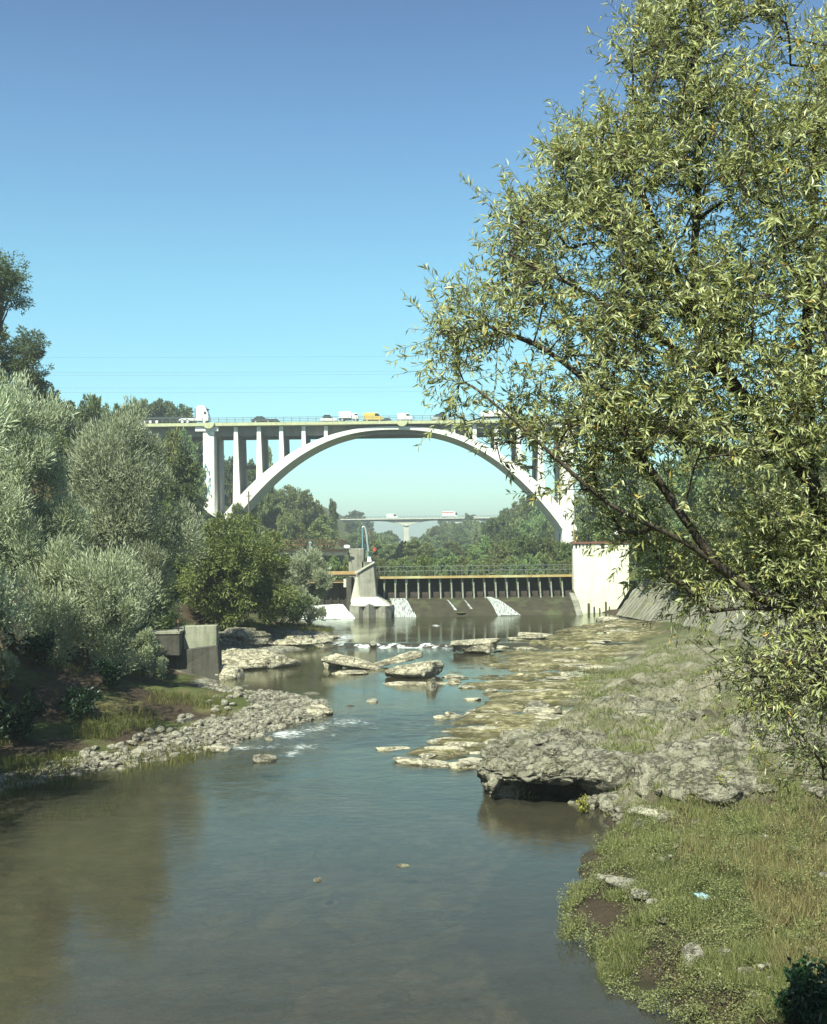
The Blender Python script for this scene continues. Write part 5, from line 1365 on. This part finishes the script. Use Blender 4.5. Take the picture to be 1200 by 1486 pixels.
ok = (ti['dl'] > -.35) & (ti['dl'] < (3.3 + 2.5 * ti['nz']) * (.35 + .65 * sstep(-10.5, -6.0, cw[:, 0]))) & (cw[:, 1] < 56)
cw, th = cw[ok][:4200], th[ok][:4200]
for (x, y), z in zip(cw, th):
    s = rq.uniform(.035, .11)
    v = V1 * (1 + rq.uniform(-.22, .22, (len(V1), 1))) * np.array([s * rq.uniform(.8, 1.4), s, s * rq.uniform(.5, .8)])
    VV.append(v + np.array([x, y, z + s * .3])); FF.append(F1 + nv); nv += len(V1)
tag(mesh_np('gravel', np.concatenate(VV), np.concatenate(FF), M['stone']), kind='stuff')

# ------------------------------------------------------------------ low plants
def scatter(poly_px, n, zg, rng, dens=None, seed=1, thr=-.2, rag=12):
    P = np.array(poly_px, float); lo, hi = P.min(0), P.max(0); out = []
    tot = 0
    while tot < n:
        q = rng.uniform(lo, hi, (n * 2, 2)); q = q[poly_sdf(poly_px, q[:, 0], q[:, 1]) + rag * vnoise(np.stack([q[:, 0] / 16, q[:, 1] / 12, 0 * q[:, 0]], 1), 6) + rag * .6 * vnoise(np.stack([q[:, 0] / 45, q[:, 1] / 30, 0 * q[:, 0]], 1), 7) > 0]
        w = np.array([on(a, b, zg)[:2] for a, b in q])
        if dens: w = w[fbm(xy0(w[:, 0], w[:, 1], dens, dens), 4, seed) > thr]
        out.append(w); tot += len(w)
    w = np.concatenate(out)[:n]
    return w, terrain(w[:, 0], w[:, 1])[0]

rp = np.random.default_rng(31)
CRESS = [(808, 1334), (815, 1290), (850, 1238), (885, 1198), (960, 1180), (1050, 1160), (1150, 1170), (1250, 1200), (1290, 1486), (1150, 1490), (1000, 1480), (950, 1444), (866, 1402), (848, 1362)]
w, z = scatter(CRESS, 62000, .3, rp, .9, 71, -.42)
hum = np.maximum(0, fbm(xy0(w[:, 0], w[:, 1], 2.1, 2.1), 4, 72) + .22) ** 1.3 * .85
P = np.stack([w[:, 0], w[:, 1], np.maximum(z, 0.0) + rp.random(len(w)) ** .7 * (hum + .05)], 1)
D = rp.normal(size=P.shape) * np.array([1, 1, .6]) + np.array([0, -.1, .45])
lv, lf = leaf_vf(P, D, rp.uniform(.018, .052, len(P)), rp.uniform(.012, .030, len(P)), rp, .12, .5, bias=np.array([[0, -.3, .9]]))
tag(mesh_np('ground_cover', lv, lf, M['leaf_cress']), kind='stuff')

def blades(name, polys, mat, n, zg, hgt, wid, seed, dens=.8, thr=-.1, lean=.5):
    rg_ = np.random.default_rng(seed); Ps = []
    for poly, k, zz_ in polys:
        w, z = scatter(poly, k, zz_, rg_, dens, seed, thr); Ps.append(np.stack([w[:, 0], w[:, 1], z - .02], 1))
    P = np.concatenate(Ps)
    D = rg_.normal(size=P.shape) * lean; D[:, 2] = np.abs(D[:, 2]) + 1
    s = rg_.uniform(.5, 1.3, len(P)); lv, lf = leaf_vf(P, D, hgt * s, wid * s, rg_, .1, .3)
    return tag(mesh_np(name, lv, lf, M[mat]), kind='stuff')
blades('dry_grass', [([(1080, 1180), (1300, 1150), (1300, 1440), (1150, 1420), (1090, 1300)], 9000, .8), ([(960, 1170), (1200, 1150), (1120, 1290), (980, 1260)], 2200, .5)], 'straw', 0, 0, .34, .009, 81, .8, -.1)
blades('meadow_grass', [([(812, 1334), (820, 1290), (856, 1238), (900, 1190), (1050, 1150), (1180, 1180), (1160, 1486), (1000, 1478), (950, 1440), (866, 1400)], 34000, .3)], 'grass_fresh', 0, 0, .24, .009, 86, 1.5, .0, .55)
blades('bank_grass', [([(0, 1000), (330, 1000), (345, 1040), (260, 1070), (180, 1095), (60, 1122), (0, 1135)], 8500, 1.0), ([(395, 902), (482, 900), (485, 922), (400, 930)], 3500, .8)], 'grass', 0, 0, .30, .022, 82, .7, .02)
blades('ledge_grass', [([(860, 950), (1000, 930), (1120, 960), (1010, 1010), (880, 1020), (780, 1060)], 11000, .6), ([(780, 1060), (1200, 1010), (1250, 1150), (1000, 1140), (880, 1110)], 17000, 1.2)], 'grass_fresh', 0, 0, .22, .016, 83, .75, .06)

blades('weeds', [([(760, 1075), (900, 1000), (1250, 960), (1300, 1180), (1040, 1160), (900, 1140), (800, 1100)], 13000, 1.0), ([(860, 955), (1010, 925), (1200, 985), (1000, 1010), (830, 1035)], 9000, .7)], 'leaf_cress', 0, 0, .14, .035, 84, .7, .02, .9)
for k_ in range(26):
    while True:
        px, py = rs_.uniform(850, 1200), rs_.uniform(1190, 1470)
        if poly_sdf(CRESS, np.array([px]), np.array([py]))[0] > 4: break
    c = on(px, py, .3); z = ground_z(c.x, c.y); P, F = rock_mesh(760 + k_, 1, .8, .55, 3, rough=.4)
    o = mesh_np('stone', P, F, M['stone'], smooth=True); s_ = rs_.uniform(.04, .13); o.scale = (s_, s_, s_); o.location = (c.x, c.y, max(z, 0) + .06 + s_ * .3); o.rotation_euler = (0, 0, rs_.uniform(0, 6.28))
    tag(o, 'small pale stone half buried in the green plants of the near right bank', 'stone', 'small stones in the near right bank plants')
sr2 = []
for k_ in range(115):
    while True:
        px, py = rs_.uniform(800, 1230), rs_.uniform(960, 1180)
        if poly_sdf([(770, 1075), (880, 1000), (1000, 960), (1230, 960), (1230, 1180), (960, 1180), (860, 1150)], np.array([px]), np.array([py]))[0] > 0: break
    c = on(px, py, .9); z = ground_z(c.x, c.y)
    if k_ < 5:
        P, F = rock_mesh(700 + k_, 1, .8, .6, 4, rough=.5); o = mesh_np('rock', P, F, M['rock'], smooth=True); sr2.append(o)
    else: o = sr2[k_ % 5].copy(); col.objects.link(o)
    s_ = .09 + .36 * rs_.random() ** 2; o.scale = (s_, s_, s_); o.location = (c.x, c.y, z + s_ * .15); o.rotation_euler = (rs_.uniform(-.3, .3), rs_.uniform(-.3, .3), rs_.uniform(0, 6.28))
    tag(o, 'rough grey rock among the weeds of the right bank', 'rock', 'loose rocks on the right bank')

def small_plant(name, label, cat, px, py, zg, hgt, rad, n, L, W, mat, seed, group=None):
    rg_ = np.random.default_rng(seed); c = on(px, py, zg); z = ground_z(c.x, c.y)
    t = thing(name, label, cat, (c.x, c.y, z), group)
    wd_ = Wood(); P, D = [], []
    for k in range(7):
        a = rg_.uniform(0, 6.28); tip = np.array([math.cos(a) * rad * rg_.uniform(.3, 1), math.sin(a) * rad * rg_.uniform(.3, 1), hgt * rg_.uniform(.6, 1)])
        p = wd_.limb((0, 0, -.05), tip, .012, .004, rg_, 5, .06, .08)
        m_ = n // 7; u = rg_.uniform(.25, 1, m_) * 5; i = np.minimum(u.astype(int), 4); f = (u - i)[:, None]
        q = p[i] * (1 - f) + p[i + 1] * f + rg_.normal(size=(m_, 3)) * rad * .10
        P.append(q); D.append(rg_.normal(size=(m_, 3)) + np.array([0, 0, .2]))
    wv, wf = wd_.vf(4); mesh_np('stem', wv, wf, M['bark'], t, smooth=True)
    lv, lf = leaf_vf(np.concatenate(P), np.concatenate(D), rg_.uniform(.7, 1.3, n // 7 * 7) * L, W, rg_, .15, .5); mesh_np('leaves', lv, lf, M[mat], t)
    return t
small_plant('plant', 'yellow-leaved plant hanging at the right end of the dark hollow', 'plant', 846, 1160, .35, .55, .35, 130, .10, .055, 'leaf_yellow', 91)
small_plant('plant', 'bright yellow shrub growing on the rounded mossy boulder', 'plant', 1045, 1120, 1.3, 1.0, .55, 330, .10, .05, 'leaf_yellow', 92)
small_plant('plant', 'small yellowish plant on the rock left of the mossy boulder', 'plant', 948, 1110, 1.0, .6, .25, 110, .09, .045, 'leaf_yellow', 93)
small_plant('plant', 'little green plant on top of the overhanging outcrop', 'plant', 772, 1095, 1.2, .25, .35, 110, .09, .05, 'leaf_cress', 94)
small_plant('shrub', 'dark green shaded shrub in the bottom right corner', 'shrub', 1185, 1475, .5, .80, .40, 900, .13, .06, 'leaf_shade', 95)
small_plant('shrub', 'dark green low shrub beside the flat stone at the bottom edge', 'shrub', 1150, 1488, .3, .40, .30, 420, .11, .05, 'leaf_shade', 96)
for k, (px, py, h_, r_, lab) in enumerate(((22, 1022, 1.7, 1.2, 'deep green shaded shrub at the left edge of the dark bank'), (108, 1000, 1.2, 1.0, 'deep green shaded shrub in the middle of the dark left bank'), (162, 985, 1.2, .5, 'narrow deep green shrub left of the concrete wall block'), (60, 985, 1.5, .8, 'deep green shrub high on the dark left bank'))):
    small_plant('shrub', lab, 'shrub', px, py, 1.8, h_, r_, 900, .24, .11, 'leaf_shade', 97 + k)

# ------------------------------------------------------------------ air
hz, nt, out = new_mat('haze_air')
vp_ = nt.nodes.new('ShaderNodeVolumePrincipled'); vp_.inputs['Color'].default_value = (.84, .93, .92, 1); vp_.inputs['Density'].default_value = .0006; vp_.inputs['Anisotropy'].default_value = .2
nt.links.new(vp_.outputs[0], out.inputs['Volume'])
HAZE = True
if HAZE:
    hzo = MB().box(-3300, 3300, -500, 3600, -8, 66).build('haze', hz); hzo['kind'] = 'stuff'

# ------------------------------------------------------------------ light, sky, camera
SUN_EL, SUN_AZ = R(51), R(25)          # behind the camera, to its left
sv = Vector((-math.sin(SUN_AZ) * math.cos(SUN_EL), -math.cos(SUN_AZ) * math.cos(SUN_EL), math.sin(SUN_EL)))
L_ = bpy.data.lights.new('sun', 'SUN'); L_.energy = 5.0; L_.angle = R(.5); L_.color = (.97, 1.0, .80)
so = bpy.data.objects.new('sun', L_); col.objects.link(so); so.rotation_euler = sv.to_track_quat('Z', 'Y').to_euler(); so.location = (-30, -60, 80)
w = bpy.data.worlds.new('World'); sc.world = w; w.use_nodes = True
nt = w.node_tree; nt.nodes.clear(); g = N(nt)
sky = g.n('ShaderNodeTexSky', sky_type='NISHITA'); sky.sun_disc = False; sky.sun_elevation = SUN_EL; sky.sun_rotation = math.atan2(sv.x, sv.y)
sky.altitude = 200; sky.air_density = 1.0; sky.dust_density = .6; sky.ozone_density = 1.6
el = g.n('ShaderNodeSeparateXYZ', {0: g.n('ShaderNodeNewGeometry').outputs['Normal']}).outputs[2]
el = g.math('ABSOLUTE', el)
tint = g.mix(1.0, sky.outputs[0], g.ramp(el, [(.0, (.64, .87, .79)), (.10, (.62, .91, .83)), (.22, (.60, .92, .84)), (.34, (.53, .75, .80)), (.46, (.42, .53, .65))]), 'MULTIPLY')
bg = g.n('ShaderNodeBackground', {'Color': tint, 'Strength': .11}); ow = g.n('ShaderNodeOutputWorld'); nt.links.new(bg.outputs[0], ow.inputs[0])

cam = bpy.data.cameras.new('camera'); co = bpy.data.objects.new('camera', cam); col.objects.link(co)
co.location = (0, 0, CAM_Z); co.rotation_euler = (math.pi / 2, ROLL, 0)
cam.sensor_width = 36; cam.sensor_fit = 'AUTO'; cam.lens = F_PX / 1486 * 36; cam.shift_y = (HOR - 743) / 1486; cam.clip_end = 9000; cam.clip_start = .1
sc.camera = co
sc.view_settings.view_transform = 'Standard'; sc.view_settings.look = 'None'; sc.view_settings.exposure = 0.98; sc.view_settings.gamma = 1
sc.cycles.max_bounces = 6; sc.cycles.transparent_max_bounces = 12; sc.cycles.volume_bounces = 0; sc.cycles.use_denoising = True
sc.cycles.caustics_reflective = False; sc.cycles.caustics_refractive = False
